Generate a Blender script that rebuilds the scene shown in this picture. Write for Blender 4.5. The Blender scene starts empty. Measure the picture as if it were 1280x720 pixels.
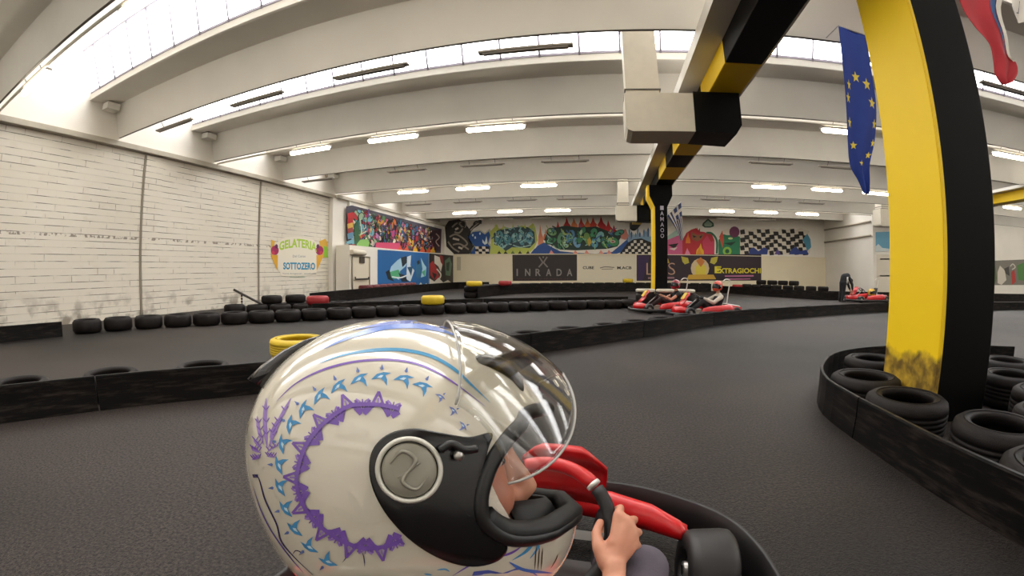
import bpy, bmesh, math, random
from math import sin, cos, pi, radians as R, hypot, atan2, sqrt
from mathutils import Vector, Matrix, Euler
from mathutils.bvhtree import BVHTree
SC = bpy.context.scene
COL = SC.collection
V = Vector

# ---------------------------------------------------------------- camera (wide action-camera lens)
YAW, PIT, ROL, FPX, KD = -0.2126798, -0.0388186, 0.00427, 534.156, 0.0535288
CAMZ = 1.1
cd = bpy.data.cameras.new('camera'); cam = bpy.data.objects.new('camera', cd); COL.objects.link(cam)
cd.type = 'PANO'; cd.panorama_type = 'FISHEYE_LENS_POLYNOMIAL'
cd.sensor_fit = 'HORIZONTAL'; cd.sensor_width = 36.0; cd.sensor_height = 20.25
cd.fisheye_fov = R(175)
cd.fisheye_polynomial_k0 = 0.0
cd.fisheye_polynomial_k1 = -6.65560725e-02
cd.fisheye_polynomial_k2 = -8.65115575e-06
cd.fisheye_polynomial_k3 = 1.82050485e-05
cd.fisheye_polynomial_k4 = -2.64883492e-07
cd.clip_start = 0.02; cd.clip_end = 200

def _basis():
    sy, cy = sin(YAW), cos(YAW); sp, cp = sin(PIT), cos(PIT); sr, cr = sin(ROL), cos(ROL)
    def w(a, b, c):                       # camera right, up, forward -> world
        a, b = a*cr - b*sr, a*sr + b*cr
        up = b*cp + c*sp; fw = c*cp - b*sp
        return V((a*cy + fw*sy, fw*cy - a*sy, up))
    return w
_w = _basis()
rt, up, fw = _w(1, 0, 0), _w(0, 1, 0), _w(0, 0, 1)
M = Matrix((rt, up, -fw)).transposed().to_4x4(); M.translation = V((0, 0, CAMZ))
cam.matrix_world = M
SC.camera = cam
EYE = V((0, 0, CAMZ))

def ray(px, py):                          # direction seen at a pixel of the 1280x720 photograph
    dx, dy = px - 640.0, 360.0 - py
    r = hypot(dx, dy) or 1e-6; th = r / FPX
    for _ in range(30): th = r / FPX / (1 + KD*th*th)
    return _w(sin(th)*dx/r, sin(th)*dy/r, cos(th))
def on_z(px, py, z=0.0):
    d = ray(px, py); return EYE + d*((z - CAMZ)/d.z)
def on_y(px, py, y):
    d = ray(px, py); return EYE + d*(y/d.y)
def on_x(px, py, x):
    d = ray(px, py); return EYE + d*(x/d.x)

# ---------------------------------------------------------------- world, exposure
wd = bpy.data.worlds.new('world'); SC.world = wd; wd.use_nodes = True
bg = wd.node_tree.nodes['Background']; bg.inputs[0].default_value = (0.85, 0.92, 1.0, 1); bg.inputs[1].default_value = 1.2
SC.view_settings.view_transform = 'Standard'; SC.view_settings.look = 'None'
SC.view_settings.gamma = 1.0; SC.view_settings.use_curve_mapping = False
SC.view_settings.exposure = -0.12
WINDOW_GLOW = 9.0      # frosted daylit panes
TUBE_GLOW = 22.0       # fluorescent diffusers that are switched on
SC.cycles.max_bounces = 10; SC.cycles.diffuse_bounces = 6; SC.cycles.glossy_bounces = 4
SC.cycles.transparent_max_bounces = 16
SC.cycles.use_denoising = True
SC.cycles.sample_clamp_indirect = 6.0
SC.cycles.caustics_reflective = False; SC.cycles.caustics_refractive = False

# ---------------------------------------------------------------- materials
def lin(c):
    if isinstance(c, str):
        c = tuple(int(c[i:i+2], 16)/255 for i in (0, 2, 4))
    return tuple((x/12.92 if x <= 0.04045 else ((x+0.055)/1.055)**2.4) for x in c[:3]) + (1,)
_mats = {}
def mat(name, color, rough=0.5, metal=0.0, noise=0.0, nscale=8.0, bump=0.0, bscale=60.0, coat=0.0, emit=0.0, color2=None, spec=0.5):
    if name in _mats: return _mats[name]
    m = bpy.data.materials.new(name); m.use_nodes = True; _mats[name] = m
    nt = m.node_tree; b = nt.nodes['Principled BSDF']
    c = lin(color)
    b.inputs['Base Color'].default_value = c
    b.inputs['Roughness'].default_value = rough; b.inputs['Metallic'].default_value = metal
    b.inputs['Specular IOR Level'].default_value = spec
    if coat: b.inputs['Coat Weight'].default_value = coat; b.inputs['Coat Roughness'].default_value = 0.04
    if emit:
        b.inputs['Emission Color'].default_value = c; b.inputs['Emission Strength'].default_value = emit
    if noise or bump:
        tc = nt.nodes.new('ShaderNodeTexCoord')
    if noise:
        n = nt.nodes.new('ShaderNodeTexNoise'); n.inputs['Scale'].default_value = nscale; n.inputs['Detail'].default_value = 5
        mx = nt.nodes.new('ShaderNodeMix'); mx.data_type = 'RGBA'
        c2 = lin(color2) if color2 else tuple(x*(1-noise) for x in c[:3]) + (1,)
        cr_ = nt.nodes.new('ShaderNodeMapRange'); cr_.inputs[1].default_value = 0.35; cr_.inputs[2].default_value = 0.68
        nt.links.new(tc.outputs['Object'], n.inputs['Vector']); nt.links.new(n.outputs[0], cr_.inputs[0])
        nt.links.new(cr_.outputs[0], mx.inputs[0]); mx.inputs[6].default_value = c; mx.inputs[7].default_value = c2
        nt.links.new(mx.outputs[2], b.inputs['Base Color'])
    if bump:
        n = nt.nodes.new('ShaderNodeTexNoise'); n.inputs['Scale'].default_value = bscale; n.inputs['Detail'].default_value = 4
        bp = nt.nodes.new('ShaderNodeBump'); bp.inputs['Strength'].default_value = bump; bp.inputs['Distance'].default_value = 0.01
        nt.links.new(tc.outputs['Object'], n.inputs['Vector']); nt.links.new(n.outputs[0], bp.inputs['Height'])
        nt.links.new(bp.outputs[0], b.inputs['Normal'])
    return m

def asphalt_material():
    m = bpy.data.materials.new('worn_asphalt'); m.use_nodes = True; nt = m.node_tree; b = nt.nodes['Principled BSDF']
    N = nt.nodes.new; L = nt.links.new
    tc = N('ShaderNodeTexCoord')
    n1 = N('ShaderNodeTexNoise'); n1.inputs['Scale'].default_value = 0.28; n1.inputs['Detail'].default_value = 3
    n2 = N('ShaderNodeTexNoise'); n2.inputs['Scale'].default_value = 60; n2.inputs['Detail'].default_value = 6; n2.inputs['Roughness'].default_value = 0.75
    vo = N('ShaderNodeTexVoronoi'); vo.inputs['Scale'].default_value = 130
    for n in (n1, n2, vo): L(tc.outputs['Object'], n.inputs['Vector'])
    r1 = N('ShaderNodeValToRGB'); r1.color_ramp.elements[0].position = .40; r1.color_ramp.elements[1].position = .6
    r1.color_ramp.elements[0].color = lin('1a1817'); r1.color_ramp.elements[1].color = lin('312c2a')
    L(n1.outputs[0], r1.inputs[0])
    r2 = N('ShaderNodeValToRGB'); r2.color_ramp.elements[0].position = .40; r2.color_ramp.elements[1].position = .70
    r2.color_ramp.elements[0].color = (.22, .22, .22, 1); r2.color_ramp.elements[1].color = (3.0, 2.85, 2.7, 1)
    L(n2.outputs[0], r2.inputs[0])
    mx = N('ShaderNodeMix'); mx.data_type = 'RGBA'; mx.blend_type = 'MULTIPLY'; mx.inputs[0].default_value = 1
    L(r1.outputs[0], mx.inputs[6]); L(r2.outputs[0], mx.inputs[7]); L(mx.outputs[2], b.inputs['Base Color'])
    b.inputs['Roughness'].default_value = 0.55; b.inputs['Specular IOR Level'].default_value = 0.2
    bp = N('ShaderNodeBump'); bp.inputs['Strength'].default_value = 0.8; bp.inputs['Distance'].default_value = 0.004
    L(vo.outputs['Distance'], bp.inputs['Height']); L(bp.outputs[0], b.inputs['Normal'])
    return m

def block_wall_material():
    m = bpy.data.materials.new('painted_block_masonry'); m.use_nodes = True; nt = m.node_tree; b = nt.nodes['Principled BSDF']
    N = nt.nodes.new; L = nt.links.new
    tc = N('ShaderNodeTexCoord'); sp = N('ShaderNodeSeparateXYZ'); cb = N('ShaderNodeCombineXYZ')
    L(tc.outputs['Object'], sp.inputs[0]); L(sp.outputs['Y'], cb.inputs['X']); L(sp.outputs['Z'], cb.inputs['Y'])
    br = N('ShaderNodeTexBrick'); L(cb.outputs[0], br.inputs['Vector'])
    br.inputs['Scale'].default_value = 1.0; br.inputs['Brick Width'].default_value = 0.46; br.inputs['Row Height'].default_value = 0.155
    br.inputs['Mortar Size'].default_value = 0.006; br.inputs['Mortar Smooth'].default_value = 0.1
    br.inputs['Color1'].default_value = lin('dcd5c7'); br.inputs['Color2'].default_value = lin('d5cdbe'); br.inputs['Mortar'].default_value = lin('6b6256')
    n1 = N('ShaderNodeTexNoise'); n1.inputs['Scale'].default_value = 1.6; n1.inputs['Detail'].default_value = 6
    mpx = N('ShaderNodeMapping'); mpx.inputs['Scale'].default_value = (1, 1, 3.5); L(tc.outputs['Object'], mpx.inputs[0]); L(mpx.outputs[0], n1.inputs['Vector'])
    rm = N('ShaderNodeMapRange'); rm.inputs[1].default_value = .43; rm.inputs[2].default_value = .58; L(n1.outputs[0], rm.inputs[0])
    mx = N('ShaderNodeMix'); mx.data_type = 'RGBA'; mx.inputs[7].default_value = lin('dad3c4')
    L(br.outputs['Color'], mx.inputs[6])
    b2 = N('ShaderNodeTexBrick'); L(cb.outputs[0], b2.inputs['Vector']); b2.inputs['Scale'].default_value = 1.0; b2.inputs['Brick Width'].default_value = 40; b2.inputs['Row Height'].default_value = 0.155
    b2.inputs['Mortar Size'].default_value = 0.008; b2.inputs['Mortar Smooth'].default_value = .1
    b2.inputs['Color1'].default_value = lin('dcd6c9'); b2.inputs['Color2'].default_value = lin('d8d1c3'); b2.inputs['Mortar'].default_value = lin('6b6256')
    nb_ = N('ShaderNodeTexNoise'); nb_.inputs['Scale'].default_value = 3.1; nb_.inputs['Detail'].default_value = 3; L(tc.outputs['Object'], nb_.inputs['Vector'])
    rb_ = N('ShaderNodeMapRange'); rb_.inputs[1].default_value = .50; rb_.inputs[2].default_value = .60; L(nb_.outputs[0], rb_.inputs[0])
    mb_ = N('ShaderNodeMix'); mb_.data_type = 'RGBA'; L(rb_.outputs[0], mb_.inputs[0]); L(b2.outputs['Color'], mb_.inputs[6]); L(br.outputs['Color'], mb_.inputs[7]); L(mb_.outputs[2], mx.inputs[6])
    ml = N('ShaderNodeMath'); ml.operation = 'MULTIPLY'; L(rm.outputs[0], ml.inputs[0]); ml.inputs[1].default_value = 0.85
    L(ml.outputs[0], mx.inputs[0])
    # rubber scuffs along the foot of the wall
    n3 = N('ShaderNodeTexNoise'); n3.inputs['Scale'].default_value = 2.6; n3.inputs['Detail'].default_value = 8; L(tc.outputs['Object'], n3.inputs['Vector'])
    h = N('ShaderNodeMapRange'); h.inputs[1].default_value = .75; h.inputs[2].default_value = .1; L(sp.outputs['Z'], h.inputs[0])
    g = N('ShaderNodeMapRange'); g.inputs[1].default_value = .5; g.inputs[2].default_value = .64; L(n3.outputs[0], g.inputs[0])
    mm = N('ShaderNodeMath'); mm.operation = 'MULTIPLY'; L(h.outputs[0], mm.inputs[0]); L(g.outputs[0], mm.inputs[1])
    mx2 = N('ShaderNodeMix'); mx2.data_type = 'RGBA'; mx2.inputs[7].default_value = lin('8d8377'); L(mm.outputs[0], mx2.inputs[0]); L(mx.outputs[2], mx2.inputs[6])
    # one chipped course at knee-to-waist height near the front
    zb = N('ShaderNodeMath'); zb.operation = 'COMPARE'; zb.inputs[1].default_value = 1.98; zb.inputs[2].default_value = .035; L(sp.outputs['Z'], zb.inputs[0])
    n4 = N('ShaderNodeTexNoise'); n4.inputs['Scale'].default_value = 9; n4.inputs['Detail'].default_value = 6; L(tc.outputs['Object'], n4.inputs['Vector'])
    g4 = N('ShaderNodeMapRange'); g4.inputs[1].default_value = .5; g4.inputs[2].default_value = .56; L(n4.outputs[0], g4.inputs[0])
    m4 = N('ShaderNodeMath'); m4.operation = 'MULTIPLY'; L(zb.outputs[0], m4.inputs[0]); L(g4.outputs[0], m4.inputs[1])
    mx4 = N('ShaderNodeMix'); mx4.data_type = 'RGBA'; mx4.inputs[7].default_value = lin('8f8579'); L(m4.outputs[0], mx4.inputs[0]); L(mx2.outputs[2], mx4.inputs[6])
    L(mx4.outputs[2], b.inputs['Base Color'])
    bp = N('ShaderNodeBump'); bp.inputs['Strength'].default_value = .5; bp.inputs['Distance'].default_value = .01
    iv = N('ShaderNodeMath'); iv.operation = 'SUBTRACT'; iv.inputs[0].default_value = 1; L(br.outputs['Fac'], iv.inputs[1]); L(iv.outputs[0], bp.inputs['Height'])
    L(bp.outputs[0], b.inputs['Normal']); b.inputs['Roughness'].default_value = .7
    return m

def scuffed_belt_material():
    m = bpy.data.materials.new('scuffed_black_plastic'); m.use_nodes = True; nt = m.node_tree; b = nt.nodes['Principled BSDF']
    N = nt.nodes.new; L = nt.links.new
    tc = N('ShaderNodeTexCoord'); mp = N('ShaderNodeMapping'); mp.inputs['Scale'].default_value = (1.3, 1.3, 12); L(tc.outputs['Object'], mp.inputs[0])
    n = N('ShaderNodeTexNoise'); n.inputs['Scale'].default_value = 2.2; n.inputs['Detail'].default_value = 9; n.inputs['Roughness'].default_value = .7; L(mp.outputs[0], n.inputs['Vector'])
    r = N('ShaderNodeMapRange'); r.inputs[1].default_value = .50; r.inputs[2].default_value = .72; L(n.outputs[0], r.inputs[0])
    mx = N('ShaderNodeMix'); mx.data_type = 'RGBA'; mx.inputs[6].default_value = lin('0b0909'); mx.inputs[7].default_value = lin('3a322d')
    L(r.outputs[0], mx.inputs[0]); L(mx.outputs[2], b.inputs['Base Color']); b.inputs['Roughness'].default_value = .5; b.inputs['Specular IOR Level'].default_value = .18
    bp = N('ShaderNodeBump'); bp.inputs['Strength'].default_value = .3; L(n.outputs[0], bp.inputs['Height']); L(bp.outputs[0], b.inputs['Normal'])
    return m

def dirty_yellow_material():
    m = bpy.data.materials.new('yellow_paint_with_tyre_marks'); m.use_nodes = True; nt = m.node_tree; b = nt.nodes['Principled BSDF']
    N = nt.nodes.new; L = nt.links.new
    tc = N('ShaderNodeTexCoord'); sp = N('ShaderNodeSeparateXYZ'); L(tc.outputs['Object'], sp.inputs[0])
    n = N('ShaderNodeTexNoise'); n.inputs['Scale'].default_value = 5; n.inputs['Detail'].default_value = 7; L(tc.outputs['Object'], n.inputs['Vector'])
    ad = N('ShaderNodeMath'); ad.operation = 'MULTIPLY_ADD'; ad.inputs[1].default_value = .30; L(n.outputs[0], ad.inputs[0]); 
    ng = N('ShaderNodeMath'); ng.operation = 'MULTIPLY'; ng.inputs[1].default_value = -1; L(sp.outputs['Z'], ng.inputs[0]); L(ng.outputs[0], ad.inputs[2])
    r = N('ShaderNodeMapRange'); r.inputs[1].default_value = -.36; r.inputs[2].default_value = -.29; L(ad.outputs[0], r.inputs[0])
    n2 = N('ShaderNodeTexNoise'); n2.inputs['Scale'].default_value = 11; n2.inputs['Detail'].default_value = 6; L(tc.outputs['Object'], n2.inputs['Vector'])
    cr_ = N('ShaderNodeValToRGB'); cr_.color_ramp.elements[0].position = .36; cr_.color_ramp.elements[1].position = .68
    cr_.color_ramp.elements[0].color = lin('6b5420'); cr_.color_ramp.elements[1].color = lin('c4a032'); L(n2.outputs[0], cr_.inputs[0])
    mx = N('ShaderNodeMix'); mx.data_type = 'RGBA'; mx.inputs[6].default_value = lin('f9d312'); L(r.outputs[0], mx.inputs[0]); L(cr_.outputs[0], mx.inputs[7])
    L(mx.outputs[2], b.inputs['Base Color']); b.inputs['Roughness'].default_value = .5
    return m

def clear_visor_material():
    m = bpy.data.materials.new('clear_polycarbonate'); m.use_nodes = True; nt = m.node_tree; nt.nodes.clear()
    N = nt.nodes.new; L = nt.links.new
    o = N('ShaderNodeOutputMaterial'); t = N('ShaderNodeBsdfTransparent'); t.inputs[0].default_value = (.93, .93, .92, 1)
    g = N('ShaderNodeBsdfGlossy'); g.inputs['Roughness'].default_value = .03; g.inputs[0].default_value = (1, 1, 1, 1)
    fr = N('ShaderNodeFresnel'); ge = N('ShaderNodeNewGeometry'); mr = N('ShaderNodeMapRange'); mr.inputs[3].default_value = 1.5; mr.inputs[4].default_value = 1/1.5
    L(ge.outputs['Backfacing'], mr.inputs[0]); L(mr.outputs[0], fr.inputs[0])
    mx = N('ShaderNodeMixShader'); L(fr.outputs[0], mx.inputs[0]); L(t.outputs[0], mx.inputs[1]); L(g.outputs[0], mx.inputs[2]); L(mx.outputs[0], o.inputs[0])
    return m

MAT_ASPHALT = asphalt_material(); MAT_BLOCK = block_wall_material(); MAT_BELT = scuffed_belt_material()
MAT_YCOL = dirty_yellow_material(); MAT_VISOR = clear_visor_material()
WHITE = mat('white_roof_paint', 'e2ded6', .75, noise=.06, nscale=1.2)
WALLW = mat('white_wall_paint', 'e8e3da', .75, noise=.06, nscale=.8)
CREAM = mat('cream_panel', 'e4d9be', .6, noise=.05, nscale=1.0)
DARKLINE = mat('dark_metal_trim', '57504a', .6)
YEL = mat('yellow_paint', 'f7cd12', .5, noise=.05, nscale=3)
BLK = mat('black_paint', '060505', .5, spec=.12, noise=.2, nscale=4)
RUB = mat('tyre_rubber', '1c1716', .62, spec=.2, noise=.45, nscale=7, bump=.25, bscale=120)
RUB2 = mat('slick_tyre_rubber', '1d1a1a', .5, noise=.2, nscale=12)
RED = mat('glossy_red_plastic', 'c00812', .32, coat=.3)
REDD = mat('red_paint', '98151c', .6, noise=.2)
STEEL = mat('steel', 'b5b2ad', .3, metal=.9)
BPL = mat('black_plastic', '0f0d0e', .4)
BPLG = mat('glossy_black_plastic', '0d0b0d', .22)
GREYP = mat('grey_plastic', '8b877c', .38)
GLASSGLOW = None

# ---------------------------------------------------------------- object helpers
def link(name, me, m=None, parent=None, smooth=False):
    o = bpy.data.objects.new(name, me); COL.objects.link(o)
    if m is not None and len(me.materials) == 0:
        for k in (m if isinstance(m, (list, tuple)) else [m]): me.materials.append(k)
    if parent is not None: o.parent = parent
    if smooth:
        for p in me.polygons: p.use_smooth = True
    return o
def empty(name, label, cat, loc=(0, 0, 0), rz=0.0, group=None):
    o = bpy.data.objects.new(name, None); COL.objects.link(o); o.location = loc; o.rotation_euler = (0, 0, rz)
    o.empty_display_size = .1
    o['label'] = label; o['category'] = cat
    if group: o['group'] = group
    return o
def tag(o, label, cat, group=None):
    o['label'] = label; o['category'] = cat
    if group: o['group'] = group
    return o
def structure(o): o['kind'] = 'structure'; return o
def copy_tree(o, parent=None):
    c = o.copy(); COL.objects.link(c); c.parent = parent
    for ch in list(o.children): copy_tree(ch, c)
    return c

class MB:
    """collects shapes into one mesh"""
    def __init__(s): s.bm = bmesh.new()
    def box(s, c, size, rot=None, mi=0, bev=0.0):
        g = bmesh.ops.create_cube(s.bm, size=1.0); vs = g['verts']
        Mx = Matrix.Translation(V(c)) @ (rot.to_4x4() if rot is not None else Matrix()) @ Matrix.Diagonal((*size, 1))
        bmesh.ops.transform(s.bm, matrix=Mx, verts=vs)
        fs = list({f for v in vs for f in v.link_faces})
        for f in fs: f.material_index = mi
        if bev:
            es = list({e for v in vs for e in v.link_edges})
            r = bmesh.ops.bevel(s.bm, geom=es, offset=bev, segments=2, affect='EDGES', profile=.5)
            for f in r['faces']: f.material_index = mi
        return s
    def rings(s, rings, closed=False, cap=True, mi=0, loop=True):
        bm = s.bm; R_ = [[bm.verts.new(p) for p in r] for r in rings]; n = len(R_[0])
        m = len(R_); rng = range(m if closed else m-1)
        for i in rng:
            a, b = R_[i], R_[(i+1) % m]
            for j in range(n if loop else n-1):
                k = (j+1) % n
                try: f = bm.faces.new((a[j], a[k], b[k], b[j])); f.material_index = mi; f.smooth = True
                except ValueError: pass
        if cap and not closed and loop:
            for r, rev in ((R_[0], True), (R_[-1], False)):
                try: f = bm.faces.new(r[::-1] if rev else r); f.material_index = mi
                except ValueError: pass
        return s
    def tube(s, path, rad, seg=10, closed=False, mi=0, cap=True):
        path = [V(p) for p in path]; n = len(path)
        if not isinstance(rad, (list, tuple)): rad = [rad]*n
        rings = []; prev = None
        for i, p in enumerate(path):
            if closed: t = (path[(i+1) % n] - path[i-1])
            else: t = path[min(i+1, n-1)] - path[max(i-1, 0)]
            t.normalize()
            if prev is None:
                a = V((0, 0, 1)) if abs(t.z) < .9 else V((1, 0, 0)); u = t.cross(a).normalized()
            else: u = (prev - t*prev.dot(t)).normalized()
            prev = u; w = t.cross(u)
            rings.append([p + (u*cos(2*pi*j/seg) + w*sin(2*pi*j/seg))*rad[i] for j in range(seg)])
        return s.rings(rings, closed, cap, mi)
    def lathe(s, prof, seg=32, mi=0, mtx=None, closed=False):
        """prof: (r, z) list"""
        mtx = mtx or Matrix()
        rings = [[mtx @ V((r*cos(2*pi*j/seg), r*sin(2*pi*j/seg), z)) for j in range(seg)] for r, z in prof]
        return s.rings(rings, closed, False, mi)
    def prism(s, poly, d0, d1, f, mi=0):
        """poly of 2-D points, f(u, v, d) -> 3-D"""
        a = [s.bm.verts.new(f(u, v, d0)) for u, v in poly]; b = [s.bm.verts.new(f(u, v, d1)) for u, v in poly]
        n = len(poly)
        fs = [s.bm.faces.new(a[::-1]), s.bm.faces.new(b)]
        for i in range(n): fs.append(s.bm.faces.new((a[i], a[(i+1) % n], b[(i+1) % n], b[i])))
        for q in fs: q.material_index = mi
        return s
    def poly(s, pts, mi=0):
        f = s.bm.faces.new([s.bm.verts.new(p) for p in pts]); f.material_index = mi; return s
    def sphere(s, c, r, seg=16, mi=0, sc=(1, 1, 1), rot=None):
        g = bmesh.ops.create_uvsphere(s.bm, u_segments=seg, v_segments=max(6, seg//2), radius=r)
        Mx = Matrix.Translation(V(c)) @ (rot.to_4x4() if rot is not None else Matrix()) @ Matrix.Diagonal((*sc, 1))
        bmesh.ops.transform(s.bm, matrix=Mx, verts=g['verts'])
        for f in {f for v in g['verts'] for f in v.link_faces}: f.material_index = mi; f.smooth = True
        return s
    def mesh(s, name='m', normals=True):
        if normals: bmesh.ops.recalc_face_normals(s.bm, faces=s.bm.faces)
        me = bpy.data.meshes.new(name); s.bm.to_mesh(me); s.bm.free(); return me
    def build(s, name, m, parent=None, smooth=False, normals=True):
        return link(name, s.mesh(name, normals), m, parent, smooth)

def catmull(pts, n=8, closed=False):
    pts = [V(p) for p in pts]; out = []; N = len(pts)
    rng = range(N if closed else N-1)
    for i in rng:
        p0 = pts[i-1] if (closed or i > 0) else pts[0]
        p1, p2 = pts[i], pts[(i+1) % N]
        p3 = pts[(i+2) % N] if (closed or i+2 < N) else pts[-1]
        for k in range(n):
            t = k/n
            out.append(.5*((2*p1) + (p2-p0)*t + (2*p0-5*p1+4*p2-p3)*t*t + (3*p1-p0-3*p2+p3)*t**3))
    if not closed: out.append(pts[-1])
    return out

def organic(name, chains, voxel, m, parent=None, smooth=2, balls=()):
    """one continuous skin over chains of (point, radius) and extra ellipsoids"""
    b = MB()
    for ch in chains:
        for i, (p, r) in enumerate(ch):
            b.sphere(p, r, 14)
            if i:
                q, r0 = ch[i-1]; p = V(p); q = V(q)
                b.tube([q, p], [r0, r], 14)
    for c, sc, rot in balls: b.sphere(c, 1.0, 24, sc=sc, rot=rot)
    me = b.mesh('tmp'); o = bpy.data.objects.new('tmp', me); COL.objects.link(o)
    md = o.modifiers.new('r', 'REMESH'); md.mode = 'VOXEL'; md.voxel_size = voxel; md.use_smooth_shade = True
    if smooth:
        ms = o.modifiers.new('s', 'SMOOTH'); ms.iterations = smooth*4; ms.factor = .5
    dg = bpy.context.evaluated_depsgraph_get(); dg.update()
    res = bpy.data.meshes.new_from_object(o.evaluated_get(dg)); res.name = name
    bpy.data.objects.remove(o); bpy.data.meshes.remove(me)
    res.materials.clear()
    return link(name, res, m, parent, True)

_fontcache = {}
def text_polys(body, size=1.0, bold=0.0, spacing=1.0):
    cu = bpy.data.curves.new('t', 'FONT'); cu.body = body; cu.size = size; cu.align_x = 'CENTER'; cu.align_y = 'CENTER'
    cu.offset = bold; cu.resolution_u = 3; cu.space_character = spacing
    o = bpy.data.objects.new('t', cu); COL.objects.link(o)
    dg = bpy.context.evaluated_depsgraph_get(); dg.update()
    me = bpy.data.meshes.new_from_object(o.evaluated_get(dg))
    out = ([tuple(v.co[:2]) for v in me.vertices], [tuple(p.vertices) for p in me.polygons])
    bpy.data.objects.remove(o); bpy.data.curves.remove(cu); bpy.data.meshes.remove(me)
    return out
class Painter:
    """flat painted shapes in layers on a surface; f(u, v, h) -> 3-D, h = paint thickness"""
    def __init__(s, f, step=0.0006): s.f = f; s.h = 0.0; s.step = step; s.bm = bmesh.new(); s.mats = []; 
    def mi(s, col, rough=.6):
        m = mat('paint_' + col, col, rough)
        if m not in s.mats: s.mats.append(m)
        return s.mats.index(m)
    def poly(s, pts, col):
        s.h += s.step
        vs = [s.bm.verts.new(s.f(u, v, s.h)) for u, v in pts]
        f = s.bm.faces.new(vs); f.material_index = s.mi(col); return s
    def text(s, body, u, v, w, h, col, bold=0.0, rot=0.0, spacing=1.0, warp=None):
        s.h += s.step
        vs, fs = text_polys(body, 1.0, bold, spacing)
        xs = [p[0] for p in vs]; ys = [p[1] for p in vs]
        x0, x1, y0, y1 = min(xs), max(xs), min(ys), max(ys)
        out = []
        for x, y in vs:
            a = ((x-x0)/(x1-x0) - .5)*w; b = ((y-y0)/(y1-y0) - .5)*h
            if warp: a, b = warp(a, b)
            a, b = a*cos(rot) - b*sin(rot), a*sin(rot) + b*cos(rot)
            out.append(s.bm.verts.new(s.f(u+a, v+b, s.h)))
        k = s.mi(col)
        for fc in fs:
            try: f = s.bm.faces.new([out[i] for i in fc]); f.material_index = k
            except ValueError: pass
        return s
    def build(s, name, parent=None):
        me = bpy.data.meshes.new(name); s.bm.to_mesh(me); s.bm.free()
        for m in s.mats: me.materials.append(m)
        return link(name, me, None, parent)
def ell(cx, cy, rx, ry, rot=0, n=14, a0=0, a1=2*pi):
    return [(cx + rx*cos(t)*cos(rot) - ry*sin(t)*sin(rot), cy + rx*cos(t)*sin(rot) + ry*sin(t)*cos(rot))
            for t in [a0 + (a1-a0)*i/n for i in range(n)]]
# ================================================================ the hall
XL, YF, XR, YN, YB = -11.0, 27.5, 44.0, -8.0, 21.8
HB = 4.43                                   # underside of the roof beams
YK = [5.44 + 3.27*k for k in range(-4, 7)]
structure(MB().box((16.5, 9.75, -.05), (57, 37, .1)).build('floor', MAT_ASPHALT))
structure(MB().box((XL-.1, (YN+14.84)/2, 2.08), (.2, 14.84-YN, 4.16)).build('wall_left', MAT_BLOCK))
b = MB().box((XL-.15, (YN+YF)/2, 5.4), (.2, YF-YN, 2.5)).box((-10.92, 15.4, 2.1), (.24, 1.15, 4.16)).box((-10.85, (15.9+YF)/2, 2.1), (.3, YF-15.9, 4.16))
structure(b.build('wall_left_upper', WALLW))
b = MB()
for px in (175.5, 323): 
    y = on_x(px, 300, XL).y; b.box((XL+.02, y+.3, 2.08), (.05, .55, 4.14)); 
structure(b.build('trim_1', MAT_BLOCK))
b = MB()
for px in (175.5, 323): b.box((XL+.012, on_x(px, 300, XL).y-.005, 2.08), (.03, .05, 4.12))
structure(b.build('trim_2', mat('grey_joint', '8c8375', .8)))
structure(MB().box((XL+.02, (YN+15)/2, 4.24), (.34, 15-YN, .13), bev=.01).box((-10.72, (15+YF)/2, 4.24), (.2, YF-15, .13)).build('trim_3', mat('cornice_concrete', 'b9b1a2', .8, noise=.15, nscale=2)))
# low white block in front of the left wall: door, blue panel
structure(MB().box((-10.35, (14.94+YF)/2, 1.09), (.7, YF-14.94, 2.18)).build('wall_left_low', WALLW))
structure(MB().box(((XL+15)/2, YF+.1, 3.3), (26.4, .2, 6.6)).build('wall_far', WALLW))
structure(MB().box(((-10+15)/2, YF-.06, 1.11), (25, .12, 2.22)).box(((-10+15)/2, YF-.09, 2.235), (25, .18, .04)).build('wall_far_low', CREAM))
structure(MB().box((15.1, (YB+YF)/2, 3.3), (.2, YF-YB, 6.6)).build('wall_right', WALLW))
structure(MB().box(((15.2+XR)/2, YB+.1, 3.3), (XR-15.2, .2, 6.6)).build('wall_far_right', WALLW))
structure(MB().box((XR+.1, 7, 3.3), (.2, 30, 6.6)).build('wall_side', WALLW))
structure(MB().box((16.5, YN-.1, 3.3), (57, .2, 6.6)).build('wall_back', WALLW))
# pipes along the right wall
b = MB().tube([(14.93, 27.4, 4.05), (14.93, 21.9, 4.05)], .05, 8).tube([(14.93, 27.4, 3.25), (14.93, 21.9, 3.3)], .05, 8)
tag(b.build('wall_pipe', mat('painted_pipe', 'a89f90', .6), smooth=True), 'two grey pipes running along the white right-hand wall under the roof', 'pipe')
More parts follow.
